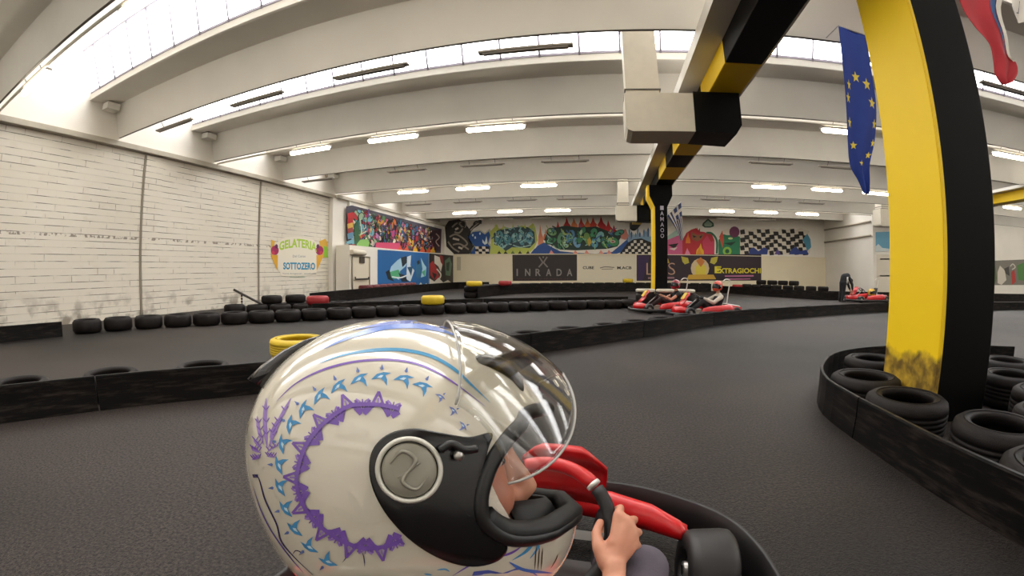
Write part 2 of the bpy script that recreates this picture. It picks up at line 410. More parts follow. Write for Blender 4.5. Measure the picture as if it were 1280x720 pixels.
# saw-tooth roof
prof = [(0, HB), (-.2, 5.23), (-.92, 5.16), (-.96, 5.17), (-.97, 5.31), (-.9, 5.33), (-.2, 5.37), (.10, 5.42), (-.1, 5.3), (.045, HB)]
paneM = mat('daylit_frosted_glass', 'ffffff', .5, emit=WINDOW_GLOW)
mullM = mat('window_mullion_paint', '9a94a0', .6)
for k, y in enumerate(YK):
    b = MB().prism(prof, XL-.05, XR, lambda u, v, d, y=y: V((d, y+u, v)))
    # roof slab up to the head of the next window, and the little corbel at the wall
    s = [(.05, 5.36), (1.87, 6.30), (1.87, 6.40), (.05, 5.46)] if k < len(YK)-1 else [(.05, 5.36), (2.6, 6.35), (2.6, 6.45), (.05, 5.46)]
    structure(b.build('ceiling_beam', WHITE))
    structure(MB().prism(s, XL-.05, XR, lambda u, v, d, y=y: V((d, y+u, v))).build('ceiling', WHITE))
    b = MB().box((XL+.14, y-.42, 5.08), (.3, .35, .16)); structure(b.build('trim_corbel', WHITE))
    structure(MB().box(((XL+XR)/2, y+.015, HB-.006), (XR-XL, .04, .012)).build('trim_beam_edge', DARKLINE))
    if k % 2 == 1:
        structure(MB().tube([(XL, y+.12, HB-.05), (XR, y+.12, HB-.05)], .028, 8).build('trim_conduit', mat('white_conduit', 'cfc8ba', .6)))
    w = MB().poly([(XL, y-.93, 5.31), (XR, y-.93, 5.31), (XR, y-1.38, 6.33), (XL, y-1.38, 6.33)]).build('window_%d' % (k+1), paneM, normals=False)
    structure(w)
    m = MB(); x = XL + .5
    while x < XR:
        m.tube([(x, y-.97, 5.30), (x, y-1.42, 6.33)], .022, 4); x += .78
    m.box(((XL+XR)/2, y-.96, 5.34), (XR-XL, .05, .05)); m.box(((XL+XR)/2, y-1.4, 6.30), (XR-XL, .05, .06))
    m.build('mullions', mullM, w)

# longitudinal girders on columns
def girder(name, x0, x1, z0, z1, segs, ya, yb, fl, label):
    e = empty(name, label, 'girder', ((x0+x1)/2, ya, z0))
    y = ya; yellow = segs[0]
    for cut in list(segs[1]) + [yb]:
        MB().box((0, (y+cut)/2-ya, (z1-z0)/2), (x1-x0, cut-y, z1-z0), bev=.015).build('yellow_band' if yellow else 'black_band', YEL if yellow else BLK, e)
        y = cut; yellow = not yellow
    if fl: MB().box((0, (yb-ya)/2, z1-z0+(HB-z1)/2), (x1-x0+.62, yb-ya, HB-z1-.02)).build('white_flange', WHITE, e)
    return e
GX0, GX1, GZ = 1.67, 2.19, 3.85
girder('girder', GX0, GX1, GZ, 4.2, (True, [-5, -3.4, -1.8, -.2, 1.4, 2.9, 5.3, 6.8, 8.5, 10.0, 11.2, 12.7, 15.2, 16.4, 17.8, 19.2, 20.6, 22, 23.4, 25][1:]), -7.95, 27.3, True,
       'roof girder in black and yellow bands running away overhead')
girder('girder', 15.6, 16.2, 3.95, 4.3, (True, [-3, 0, 3, 6, 9, 11.4, 13.9, 15.4, 17, 18.6, 20.2]), -7.95, 21.7, True,
       'black and yellow banded roof girder seen right of the near pillar, upper one')
girder('girder', 29.0, 29.6, 3.8, 4.15, (False, [-3, 0, 3, 6, 9, 12, 15, 18, 20, 22.6, 24][:8]), -7.95, 21.7, True,
       'most distant black and yellow roof girder right of the near pillar')

# near pillar
e = empty('pillar', 'big square pillar, yellow on one face and black on the other, ringed by tyres', 'pillar', (2.92, 3.16, 0))
cx0, cx1, cy0, cy1 = 2.62-2.92, 3.22-2.92, 2.81-3.16, 3.52-3.16
MB().box(((cx0+cx1)/2, (cy0+cy1)/2, HB/2), (cx1-cx0, cy1-cy0, HB), bev=.012).build('black_face', BLK, e)
MB().box((cx0-.004, (cy0+cy1)/2, HB/2), (.012, cy1-cy0-.002, HB-.01)).box((cx0+.012, cy0-.003, HB/2), (.03, .008, HB-.01)).build('yellow_face', MAT_YCOL, e)
# middle pillar with haunch
e = empty('pillar', 'slim black pillar with a yellow left edge behind the two racing karts', 'pillar', (1.82, 13.5, 0))
pf = [(-.2, 0), (.2, 0), (.2, 3.15), (.37, 3.5), (.37, GZ), (-.37, GZ), (-.37, 3.5), (-.2, 3.15)]
MB().prism(pf, 0, .6, lambda u, v, d: V((u, d, v))).build('black_shaft', BLK, e)
ys = [(-.25, 0), (-.19, 0), (-.19, 3.14), (-.36, 3.5), (-.36, GZ-.02), (-.42, GZ-.02), (-.42, 3.48), (-.25, 3.13)]
MB().prism(ys, -.012, .61, lambda u, v, d: V((u, d, v))).build('yellow_edge', YEL, e)
P = Painter(lambda u, v, h: V((u, -h-.002, v)))
for i, ch in enumerate('IAMAOO'): P.text(ch, .03, 3.12-i*.175, .11, .13, 'b9b4c4', .01)
P.build('lettering', e)
# air ducts
def duct(x0, x1, xb, y0, y1, z0, z1, ztop, label, vx0, vx1, vy0, vy1):
    e = empty('air_duct', label, 'duct', ((x0+x1)/2, (y0+y1)/2, z0)); c = e.location
    L = lambda x, y, z: V((x, y, z)) - c
    dm = mat('white_duct_paint', 'd6cfc0', .55, noise=.05)
    r = .1
    pts = [(x0+r, z0), (x1, z0), (x1, z1), (x0, z1), (x0, z0+r), (x0+.03, z0+.03)]
    MB().prism(pts, y0, y1, lambda u, v, d: L(u, d, v)).build('outlet_box', dm, e)
    MB().box(L((vx0+vx1)/2, (vy0+vy1)/2, (z1+ztop)/2), (vx1-vx0, vy1-vy0, ztop-z1)).build('riser', dm, e)
    for z in (z1+.02, z1+.12, ztop-.35): MB().box(L((vx0+vx1)/2, (vy0+vy1)/2, z), (vx1-vx0+.04, vy1-vy0+.04, .02)).build('collar', DARKLINE, e)
    if xb > x1:
        o = MB().prism([(x1, z0), (xb-.1, z0-.03), (xb, z0+.12), (xb, z1+.02), (x1, z1+.02)], y0-.02, y1+.02, lambda u, v, d: L(u, d, v)).build('black_end', BLK, e)
    return e
duct(.37, 1.42, 2.15, 6.3, 6.95, 3.21, 3.83, 5.6, 'white box duct with a riser beside the girder, nearest of the air ducts', .4, .93, 6.45, 6.92)
duct(.52, 1.38, 2.2, 17.6, 18.2, 3.2, 3.82, 5.3, 'white box duct behind the slim pillar high above the far track', .6, 1.05, 17.65, 18.15)
duct(14.0, 15.05, 15.6, 19.6, 20.3, 3.55, 4.4, 5.6, 'white box duct at the corner of the right-hand wall', 14.1, 14.5, 19.65, 20.2)

# fluorescent fittings
def fitting(on):
    e = empty('ceiling_light', '', 'ceiling light')
    hm = mat('lamp_housing', '9c958a', .5)
    MB().box((0, 0, .026), (1.38, .11, .036), bev=.008).build('housing', hm, e)
    for x in (-.4, .4): MB().tube([(x, 0, .04), (x, -.1, .16)], .008, 6).build('bracket', DARKLINE, e)
    if on:
        d = MB().tube([(-.66, 0, -.005), (-.62, 0, -.01), (.62, 0, -.01), (.66, 0, -.005)], [.03, .062, .062, .03], 12)
        d.build('diffuser', mat('lit_diffuser', 'fff3dc', .5, emit=TUBE_GLOW), e)
    else:
        MB().tube([(-.62, -.025, -.005), (.62, -.025, -.005)], .016, 8).build('tube', mat('unlit_tube', '8d867e', .4), e)
        MB().tube([(-.62, .025, -.005), (.62, .025, -.005)], .016, 8).build('tube', mat('unlit_tube', '8d867e', .4), e)
    return e
def lamp_row(k, pxs, on, proto=[None, None], extra=()):
    y = 5.44 + 3.27*k
    xs = []
    for p in pxs:
        q = on_z(p[0], p[1], HB-.12); xs.append(q.x*(y+.09)/q.y)
    for x in list(xs) + list(extra):
        if proto[on] is None: proto[on] = fitting(on); o = proto[on]
        else: o = copy_tree(proto[on])
        o.location = (x, y+.16, HB-.15)
        rows = {-1: 'the beam almost overhead', 0: 'the first beam ahead', 1: 'the second beam ahead', 2: 'the third beam ahead', 3: 'the fourth beam ahead',
                4: 'the fifth beam ahead', 5: 'the sixth beam ahead', 6: 'the seventh, last beam'}[k]
        side = 'left' if x < 1.6 else 'right'
        o['label'] = ('lit' if on else 'unlit') + ' light on %s, %s of the girder' % (rows, side)
        o['group'] = ('lit' if on else 'unlit') + ' ceiling lights on ' + rows + ', ' + side + ' of the girder'
lamp_row(-1, [(50, 58)], 1, extra=(-4.7, -2.1, .3))
lamp_row(0, [(215, 150), (317, 118), (460, 80), (655, 50)], 0, extra=(4.6, 7.2, 10))
lamp_row(1, [(385, 186), (489, 169), (618, 154)], 1, extra=(5.6, 8.2, 11, 13.5, 18, 21, 24))
lamp_row(2, [(395, 228), (507, 211.5), (602, 203), (706, 198), (965, 203), (1050, 209)], 0, extra=(10.5,))
lamp_row(3, [(515, 240), (590, 234), (673, 230), (962, 233), (1035, 238), (1097, 242)], 1, extra=(19, 22, 25, 28))
lamp_row(4, [(522, 256), (584, 252), (652, 249), (715, 247), (895, 249), (960, 251), (1015, 254)], 0)
lamp_row(5, [(580, 267), (637, 264), (697, 262), (903, 264), (958, 266), (1010, 268)], 1)
lamp_row(6, [(590, 275), (627, 273), (677, 272), (910, 274), (957, 275.5)], 0)
# ================================================================ tyres and barrier belts
def tyre(label, outer=.315, wid=.285, m=RUB, group=None):
    o_, w = outer, wid
    e = empty('tyre', label, 'tyre', group=group)
    ri = o_*.64
    pr = [(ri, w*.16), (ri-.008, w*.06), (ri+.012, w*.02), (ri+.045, 0), (o_-.05, .002), (o_-.012, w*.09), (o_-.003, w*.2)]
    for g in (.32, .44, .56, .68):            # tread grooves
        pr += [(o_, w*(g-.035)), (o_-.004, w*(g-.03)), (o_-.004, w*(g+.01)), (o_, w*(g+.015))]
    pr += [(o_-.003, w*.8), (o_-.012, w*.91), (o_-.05, w*.998), (o_-.075, w*.985), (o_-.085, w), (ri+.045, w), (ri+.012, w*.98), (ri-.008, w*.94), (ri, w*.84), (ri+.02, w*.7), (o_-.03, w*.62), (o_-.03, w*.38), (ri+.02, w*.3)]
    b = MB().lathe(pr, 48, closed=True); b.build('casing', m, e, True)
    return e
def tyre_lo(m, outer=.30, wid=.25):
    o_, w = outer, wid; ri = o_*.6
    pr = [(ri, w*.1), (ri+.03, 0), (o_-.04, 0), (o_, w*.2), (o_, w*.8), (o_-.04, w), (ri+.03, w), (ri, w*.9), (o_-.03, w*.6), (o_-.03, w*.4)]
    return MB().lathe(pr, 28, closed=True).mesh('tyre')
# --- the island round the near pillar
isl = [((2.24, 2.68), 'black tyre lying at the foot of the yellow pillar face, inside the belt'),
       ((2.29, 3.33), 'black tyre left of the yellow pillar face at the curved end of the belt'),
       ((2.86, 4.06), 'black tyre half hidden behind the left edge of the near pillar'),
       ((2.47, 1.98), 'big black tyre right below the black face of the near pillar'),
       ((2.25, 1.36), 'black tyre nearest the camera, cut by the belt at the right edge'),
       ((3.63, 2.46), 'black tyre just right of the base of the black pillar face'),
       ((3.12, 2.02), 'worn black tyre at the right edge, next behind the biggest one'),
       ((3.85, 3.05), 'black tyre at the right edge beyond the near pillar, second from farthest'),
       ((4.45, 3.62), 'farthest black tyre at the right edge beyond the near pillar')]
T0 = tyre('x')
for i, (p, lb) in enumerate(isl):
    o = T0 if i == 0 else copy_tree(T0)
    o.location = (*p, .001); o.rotation_euler = (0, 0, i*1.3); o['label'] = lb; o['group'] = 'tyres around the near pillar'

# --- black plastic belts: panels of bent sheet, each its own thing
def belt(pts, h, plen, group, labels, thick=.022, closed=False, n=10, z0=.0, lip=True):
    path = catmull([V((*p, 0)) for p in pts], n, closed)
    L_ = [0]
    for a, b_ in zip(path, path[1:]): L_.append(L_[-1] + (b_-a).length)
    def at(s):
        s = max(0, min(L_[-1]-1e-6, s))
        for i in range(len(L_)-1):
            if L_[i+1] >= s: 
                t = (s-L_[i])/(L_[i+1]-L_[i]); d = (path[i+1]-path[i]).normalized(); return path[i].lerp(path[i+1], t), d
    out = []; s = 0; k = 0
    while s < L_[-1]-.25:
        e_ = min(s+plen-.012, L_[-1]); nn = max(2, int((e_-s)/.18)); rings = []
        for i in range(nn+1):
            p, d = at(s+(e_-s)*i/nn); nrm = V((-d.y, d.x, 0)); 
            prof = [(0, z0), (.004, z0+h*.5), (0, z0+h-.012), (.004, z0+h), (thick+.004, z0+h), (thick+.006, z0+h-.012), (thick, z0+h*.5), (thick, z0)]
            rings.append([p + nrm*a + V((0, 0, b2)) for a, b2 in prof])
        c = rings[0][0].copy(); rings = [[q-c for q in r] for r in rings]
        me = MB().rings(rings).mesh('belt')
        for pl in me.polygons: pl.use_smooth = False
        o = link('barrier_panel', me, MAT_BELT); o.location = c
        tag(o, labels if isinstance(labels, str) else labels[min(k, len(labels)-1)], 'barrier', group); out.append(o)
        s += plen; k += 1
    return out
# island belt (outer face towards the track)
belt([(5.4, 4.3), (4.4, 4.72), (3.4, 4.72), (2.62, 4.42), (2.12, 3.85), (1.86, 3.32), (1.80, 2.85), (1.80, 2.3), (1.83, 1.75), (1.92, 1.2), (2.1, .6), (2.4, 0)], .29, 1.65, 'belt panels around the near pillar',
     ['black plastic belt panel behind the near pillar', 'black plastic belt panel behind the near pillar', 'scuffed black belt panel curving round the left tyres of the near pillar',
      'scuffed black belt panel in front of the tyres at the near pillar', 'scuffed black belt panel at the lower right corner'])
# near belt on the left, running behind the helmet and on to the right
nb = [(-4.6, -.6), (-4.1, .85), (-3.57, 1.98), (-2.85, 2.94), (-1.75, 4.5), (-.59, 5.90), (.65, 7.2), (2.61, 9.2), (5.23, 10.8), (9.2, 12.5), (14.75, 13.0), (20, 13.0)]
belt(nb, .29, 2.4, 'near belt barrier', 'black plastic belt panel of the long low barrier passing behind the white helmet')
# tyres behind the near belt
lo_blk = tyre_lo(RUB); 
def row(pts, step, off, group, label, me, z=0.0, s0=.3, s1=None, mm=RUB, jit=.02, name='tyre'):
    path = catmull([V((*p, 0)) for p in pts], 10); L_ = [0]
    for a, b_ in zip(path, path[1:]): L_.append(L_[-1] + (b_-a).length)
    s = s0; out = []; rnd = random.Random(len(label)); s1 = s1 or L_[-1]
    while s < min(s1, L_[-1]-.01):
        for i in range(len(L_)-1):
            if L_[i+1] >= s: break
        d = (path[i+1]-path[i]).normalized(); p = path[i] + d*(s-L_[i]) + V((-d.y, d.x, 0))*off
        o = link(name, me, mm, smooth=True); o.location = p + V((rnd.uniform(-jit, jit), rnd.uniform(-jit, jit), z)); o.rotation_euler = (0, 0, rnd.uniform(0, 6))
        tag(o, label, 'tyre', group); out.append(o); s += step
    return out
row(nb, .82, .40, 'tyres behind the near belt', 'black tyre lying just behind the near belt barrier', tyre_lo(RUB, .29, .235), s0=.9, s1=24, jit=.03)
# middle row of tyres along the left lane
ra = [(-9.5, .4), (-9.05, 2.3), (-8.46, 4.7), (-6.39, 7.4), (-3.87, 10.15), (-1.21, 12.0), (1.03, 13.2)]
ra2 = ra[2:]
row(ra, .60, .3, 'tyres edging the left lane', 'black tyre in the long row between the left lane and the white wall', lo_blk, s0=3.5, jit=.004)
belt([(-9.6, -.6), (-9.3, 1.2), (-8.92, 3.3)], .27, 2.2, 'belt panels by the white wall', 'black belt panel at the foot of the white block wall, left edge')
rb = [(-6.9, 8.6), (-4.3, 11.2), (-1.5, 13.1), (.9, 14.1)]
belt(rb, .31, 2.4, 'belt behind the tyre row', 'thin black belt panel just behind the row of tyres on the left')
belt([(-8.9, 11.0), (-9.1, 12.5), (-9.2, 14), (-9.2, 20), (-9.0, 25.2), (-7.2, 26.4)], .42, 2.6, 'belt along the left wall', 'black belt panel running past the door and the blue mural')
lo2 = tyre_lo(RUB, .30, .22)
row([(-9.7, 8.3), (-8.6, 8.8), (-7.6, 9.6), (-5.6, 11.8)], .66, 0, 'scattered tyres by the gate pole', 'black tyre lying beside the gate pole near the white wall', lo2, s0=.2)
row([(-9.2, 9.3), (-8.2, 10.1), (-7.0, 11.2)], .66, 0, 'scattered tyres by the gate pole', 'black tyre lying beside the gate pole near the white wall', lo2, s0=.2)
row([(-8.9, 9.1), (-8.2, 10.1)], .7, 0, 'raised tyres by the gate pole', 'black tyre lying on top of others beside the gate pole', lo2, z=.22, s0=.1, jit=0)
def one(name, p, me, m, label, cat='tyre', rot=0):
    o = link(name, me, m, smooth=True); o.location = p; o.rotation_euler = (0, 0, rot); return tag(o, label, cat)
YT = mat('yellow_painted_tyre', 'd2b41e', .55, noise=.12, nscale=5); RT = mat('red_painted_tyre', '9a1a20', .55, noise=.2, nscale=5)
DR = mat('dark_red_painted_tyre', '5e141c', .6, noise=.2, nscale=5); WT = mat('white_painted_tyre', 'cfc9b8', .6, noise=.2)
# yellow pair behind the helmet
p = on_z(375, 424, .40)
for k, lb in enumerate(('lower of the two stacked yellow tyres just behind the helmet', 'upper of the two stacked yellow tyres just behind the helmet')):
    e = tyre(lb, .31, .2, YT); e.location = (p.x-.12, p.y+.1, .001+.2*k)
def on_top(px, py, z, m, label, me, dz=0):
    q = on_z(px, py, z); return one('tyre', (q.x, q.y, z-.22+dz), me, m, label)
ly = tyre_lo(YT, .30, .22); lr = tyre_lo(RT, .30, .22); ld = tyre_lo(DR, .30, .22); lw = tyre_lo(WT, .3, .22)
_d = ray(541, 378); _n = min([o for o in COL.objects if o.get('group') == 'tyres edging the left lane'], key=lambda o: abs(o.location.x/o.location.y - _d.x/_d.y))
one('tyre', (_n.location.x, _n.location.y, .252), ly, YT, 'yellow tyre lying on the row of black tyres in the lane middle')
on_top(397, 370, .46, RT, 'red tyre lying on black tyres near the left wall', lr)
q = on_z(397, 370, .46)
for z in (.001,): one('tyre', (q.x+.02, q.y, z-.001), tyre_lo(RUB, .3, .238), RUB, 'black tyre stacked under the red tyre near the left wall')['group'] = 'tyres under the red one'
# stack with yellow top at the start of the far straight
q = on_z(590, 374, 0)
for k in range(2): one('tyre', (q.x, q.y+.3, .001+.25*k), lo_blk, RUB, 'black tyre stacked under the small yellow tyre before the far straight')['group'] = 'tyres under the far yellow one'
one('tyre', (q.x, q.y+.3, .502), tyre_lo(YT, .32, .2), YT, 'small distant yellow tyre on a stack below the black INRADA banner')
# far straight barrier: stacks two high behind a belt
rc = [(-5.0, 16.6), (-4.9, 18.2), (-4.2, 20.2), (-2.27, 22.6), (3.16, 25.4), (6.5, 25.6)]
belt(rc, .48, 2.6, 'belt of the far straight', 'distant black belt panel below the far wall banners')
row(rc, .66, .36, 'far straight tyres', 'distant black tyre in the stacks behind the far belt', lo_blk, z=.001, s0=.2, jit=.01)
row(rc, .66, .36, 'far straight tyres', 'distant black tyre in the stacks behind the far belt', lo_blk, z=.252, s0=.2, jit=.01)
q = on_y(615, 361, 17.9); one('tyre', (-4.50, 19.3, .44), lr, RT, 'small distant red tyre on the far barrier left of the banner')
one('tyre', (1.45, 25.15, .505), ly, YT, 'small distant yellow tyre on the far barrier left of the slim pillar')
for i in range(8):
    x_, y_ = -9.42, 15.5 + i*.62
    one('tyre', (x_-.15, y_, .301), ld, DR, 'dark red tyre in the row on the belt below the blue mural')['group'] = 'dark red tyres below the blue mural'
    one('tyre', (x_-.15, y_, .001), tyre_lo(RUB, .3, .30) if i == 0 else _dr, RUB, 'black tyre under the dark red tyres below the blue mural')['group'] = 'tyres under the dark red row'
    if i == 0: _dr = [o for o in COL.objects if o.name.startswith('tyre')][-1].data
# right-hand far barriers
rd = [(6.6, 25.4), (7.4, 23.2), (8.4, 21.0), (9.6, 19.2), (10.9, 18.6), (13.2, 18.3), (17, 18.3), (30, 18.3)]
belt(rd, .40, 2.8, 'belt on the far right', 'distant black belt panel at the far right of the track')
row([(7.6, 25.6), (9.4, 23.6), (11.0, 22.2), (12.4, 21.6)], .66, 0, 'tyre pile on the far right', 'distant black tyre in the pile by the right-hand wall', lo_blk, s0=0)
row([(8.6, 25.2), (10.6, 23.0), (12.4, 22.2)], .66, 0, 'tyre pile on the far right', 'distant black tyre in the pile by the right-hand wall', lo_blk, z=.251, s0=0)
row([(9.4, 24.9), (11.3, 23.2)], .66, 0, 'upper tyres of the far right pile', 'distant black tyre on top of the pile by the right-hand wall', lo_blk, z=.502, s0=0)
one('tyre', (7.9, 24.9, .252), lr, RT, 'small distant red tyre at the bend of the far right barrier')
# white-topped tyres at the foot of the slim pillar
for i in range(3):
    one('tyre', (1.3+i*.62, 13.2, .001), tyre_lo(RUB, .3, .50), RUB, 'black tyre at the foot of the slim pillar under a white one')['group'] = 'tyres at the slim pillar foot'
    one('tyre', (1.3+i*.62, 13.2, .502), tyre_lo(WT, .3, .10), WT, 'white tyre at the foot of the slim pillar behind the karts')['group'] = 'white tyres at the slim pillar foot'
# gate pole with chain
e = empty('gate_pole', 'thin dark pole leaning up from the tyres with a hanging chain, before the white wall', 'pole', (-9.3, 8.75, 0))
a = on_x(338, 387, -9.3) - e.location; c = on_x(292, 362, -10.2) - e.location
a.z = max(a.z, .03)
MB().tube([a, c], .035, 8).build('pole', mat('dark_pole', '3a3431', .5), e)
h = a.lerp(c, .78)
b = MB()
for i in range(7): b.sphere((h.x, h.y, h.z-.06-.085*i), .032, 8, sc=(1, 1, 1.3))
b.build('chain', mat('chain', '2d2624', .5), e)
MB().lathe([(.09, 0), (.07, .03), (.03, .14), (0, .15)], 12, mtx=Matrix.Translation((h.x, h.y, .003))).build('chain_foot', mat('white_plastic', 'd8d4cc', .5), e)

# no two tyres in the same place
_ty = [o for o in COL.objects if o.get('category') == 'tyre' and o.parent is None]
_keep = []
for o in sorted(_ty, key=lambda o: (o['label'].startswith('black'), o.name)):
    if any(abs(o.location.z-q.location.z) < .17 and (o.location.xy-q.location.xy).length < .55 for q in _keep) and 'near pillar' not in o.get('group', '') and 'slim pillar' not in o.get('group', ''):
        for c in list(o.children): bpy.data.objects.remove(c)
        bpy.data.objects.remove(o)
    else: _keep.append(o)
# ================================================================ murals, banners and signs (flat things on the walls)
PXF = 27.5 - .012
def far(u, v, h): q = on_y(u, v, PXF - h); return q          # traced on the far wall at its real distance
def farlow(u, v, h): return on_y(u, v, 27.37 - h)
def leftup(u, v, h): return on_x(u, v, -10.69 + h)
def leftlow(u, v, h): return on_x(u, v, -9.99 + h)
def masonry(u, v, h): return on_x(u, v, -10.985 + h)
def farright(u, v, h): return on_y(u, v, YB - .01 - h)
def backing(f, pts, name, label, cat, m, thick=.006):
    """thin painted ground of a mural / board of a sign"""
    return None
rnd = random.Random(7)
def blob(P, cx, cy, rx, ry, rot, col, out=None, hi=None):
    if out: P.poly(ell(cx, cy, rx+.9, ry+.9, rot, 12), out)
    P.poly(ell(cx, cy, rx, ry, rot, 12), col)
    if hi: P.poly(ell(cx-rx*.25, cy-ry*.3, rx*.45, ry*.35, rot, 8), hi)
def flame(P, cx, cy, w, h, col, lean=0.0):
    P.poly([(cx-w/2, cy), (cx-w*.42, cy-h*.4), (cx-w*.15+lean*.5, cy-h*.65), (cx+lean, cy-h), (cx+w*.2+lean*.4, cy-h*.55), (cx+w*.45, cy-h*.35), (cx+w/2, cy)], col)
def stroke(P, pts, w, col):
    path = catmull([V((a, b, 0)) for a, b in pts], 6); L_, R_ = [], []
    for i, p in enumerate(path):
        d = (path[min(i+1, len(path)-1)] - path[max(i-1, 0)]).normalized(); n = V((-d.y, d.x, 0))*w*.5
        L_.append((p.x+n.x, p.y+n.y)); R_.append((p.x-n.x, p.y-n.y))
    P.h += P.step
    for i in range(len(path)-1):
        f = P.bm.faces.new([P.bm.verts.new(P.f(*q, P.h)) for q in (L_[i], L_[i+1], R_[i+1], R_[i])]); f.material_index = P.mi(col)
def mural(f, name, label, draw, cat='mural', step=.00008):
    P = Painter(f, step); draw(P); return tag(P.build(name), label, cat)

# -- far wall, left: grey and black tentacle creature
def d(P):
    P.poly([(556, 283), (561, 276), (574, 274), (582, 280), (588, 288), (592, 300), (596, 314), (594, 318), (568, 318), (558, 308)], '26211f')
    for a in ([(565, 284), (572, 279), (578, 285), (574, 291), (568, 290)], [(562, 296), (570, 293), (580, 299), (584, 305), (578, 309)], [(566, 306), (575, 305), (586, 312)],
              [(574, 279), (580, 276), (582, 283), (577, 284)], [(560, 302), (566, 310), (574, 315)]): stroke(P, a, 2.0, '8f8679')
    for a in ([(569, 287), (573, 285)], [(566, 298), (574, 300)], [(573, 309), (578, 311)]): stroke(P, a, 2.4, 'c9bfae')
    stroke(P, [(572, 282), (574, 277), (580, 278), (580, 284), (575, 285)], 1.4, '2a2523')
    stroke(P, [(586, 290), (591, 284), (597, 280), (601, 275)], 4.2, '2c2725'); stroke(P, [(588, 288), (593, 283), (599, 278)], 1.6, 'b5ab9b')
    stroke(P, [(592, 281), (595, 277), (602, 279)], 2.4, '3a3532')
mural(far, 'graffiti_mural', 'black and grey curling tentacle graffiti in the far left corner above the cream boarding', d)
# -- blue cloud and teal letters
def d(P):
    P.poly([(584, 296), (590, 289), (600, 287), (606, 291), (612, 286), (616, 292), (612, 304), (620, 312), (626, 318), (586, 318), (592, 308), (588, 304)], 'b8b9ae')
    P.poly([(585.5, 296), (591, 290), (600, 289), (606, 293), (611, 289), (613, 294), (610, 305), (618, 313), (622, 317.5), (588, 317.5), (594, 308), (589, 303)], '1f4f93')
    for x, y in ((591, 294), (594, 297), (600, 292)): P.poly(ell(x, y, 1.1, 1.6), 'c8dcea')
    P.poly([(603, 299), (606, 303), (608, 295), (609, 300), (609.5, 304), (606, 306), (603, 303)], 'd6e2ea')
    for i in range(4):
        for j in range(3): P.poly([(594+i*4.2, 308+j*3.2), (598.2+i*4.2, 308+j*3.2), (598.6+i*4.2, 311.2+j*3.2), (594.4+i*4.2, 311.2+j*3.2)], '1a1716' if (i+j) % 2 else 'ddd5c6')
    P.poly([(612, 318), (614, 300), (612, 290), (618, 284), (621, 280), (624, 287), (630, 283), (640, 286), (652, 282), (660, 284), (666, 279), (669, 284), (672, 300), (668, 310), (660, 318)], 'b6c25c')
    P.poly([(618, 306), (617, 292), (622, 288), (634, 286), (646, 284), (660, 284), (668, 290), (669, 303), (662, 310), (640, 309), (632, 314), (626, 308)], '2f4a52')
    for i, (x, w) in enumerate(((624, 5.4), (634, 4.6), (643.5, 4.6), (652, 4.4), (662, 5.2))):
        blob(P, x, 297+(i % 2)*1.5, w, 8.5-(i % 3), .15*(-1)**i, ['5d9aa5', '4b8c9c', '6fa6a8', '568f9d', '5b97ad'][i], '1d3640', '9dc6c8'); P.poly(ell(x+.8, 298, 1.3, 3.0, .3, 8), '24434c')
    stroke(P, [(620, 303), (628, 310), (636, 305), (650, 309), (664, 306)], 1.2, '9fc3c0')
    for x in (618, 628, 640, 655, 666): P.poly([(x, 285), (x+1.2, 279), (x+2.6, 286)], 'c0cc5a')
    for x in (624, 632, 641, 650, 660): flame(P, x, 318, 5, 5, '4b6a2c' if x % 2 else '2b2a22')
    for i in range(50):
        x, y = rnd.uniform(618, 667), rnd.uniform(286, 309)
        stroke(P, [(x, y), (x+rnd.uniform(-4, 4), y+rnd.uniform(-3, 3)), (x+rnd.uniform(-5, 5), y+rnd.uniform(-5, 5))], rnd.uniform(.6, 1.5), ['1f3b46', '8fc0c4', '3f7c8c', 'b7d2cc', '2c5a66', '7fb0ac'][i % 6])
    P.poly([(662, 318), (668, 311), (678, 307), (690, 309), (700, 314), (704, 318)], '234a8e')
mural(far, 'graffiti_mural', 'teal bubble letter graffiti with lime outline and blue cloud on the far wall', d)
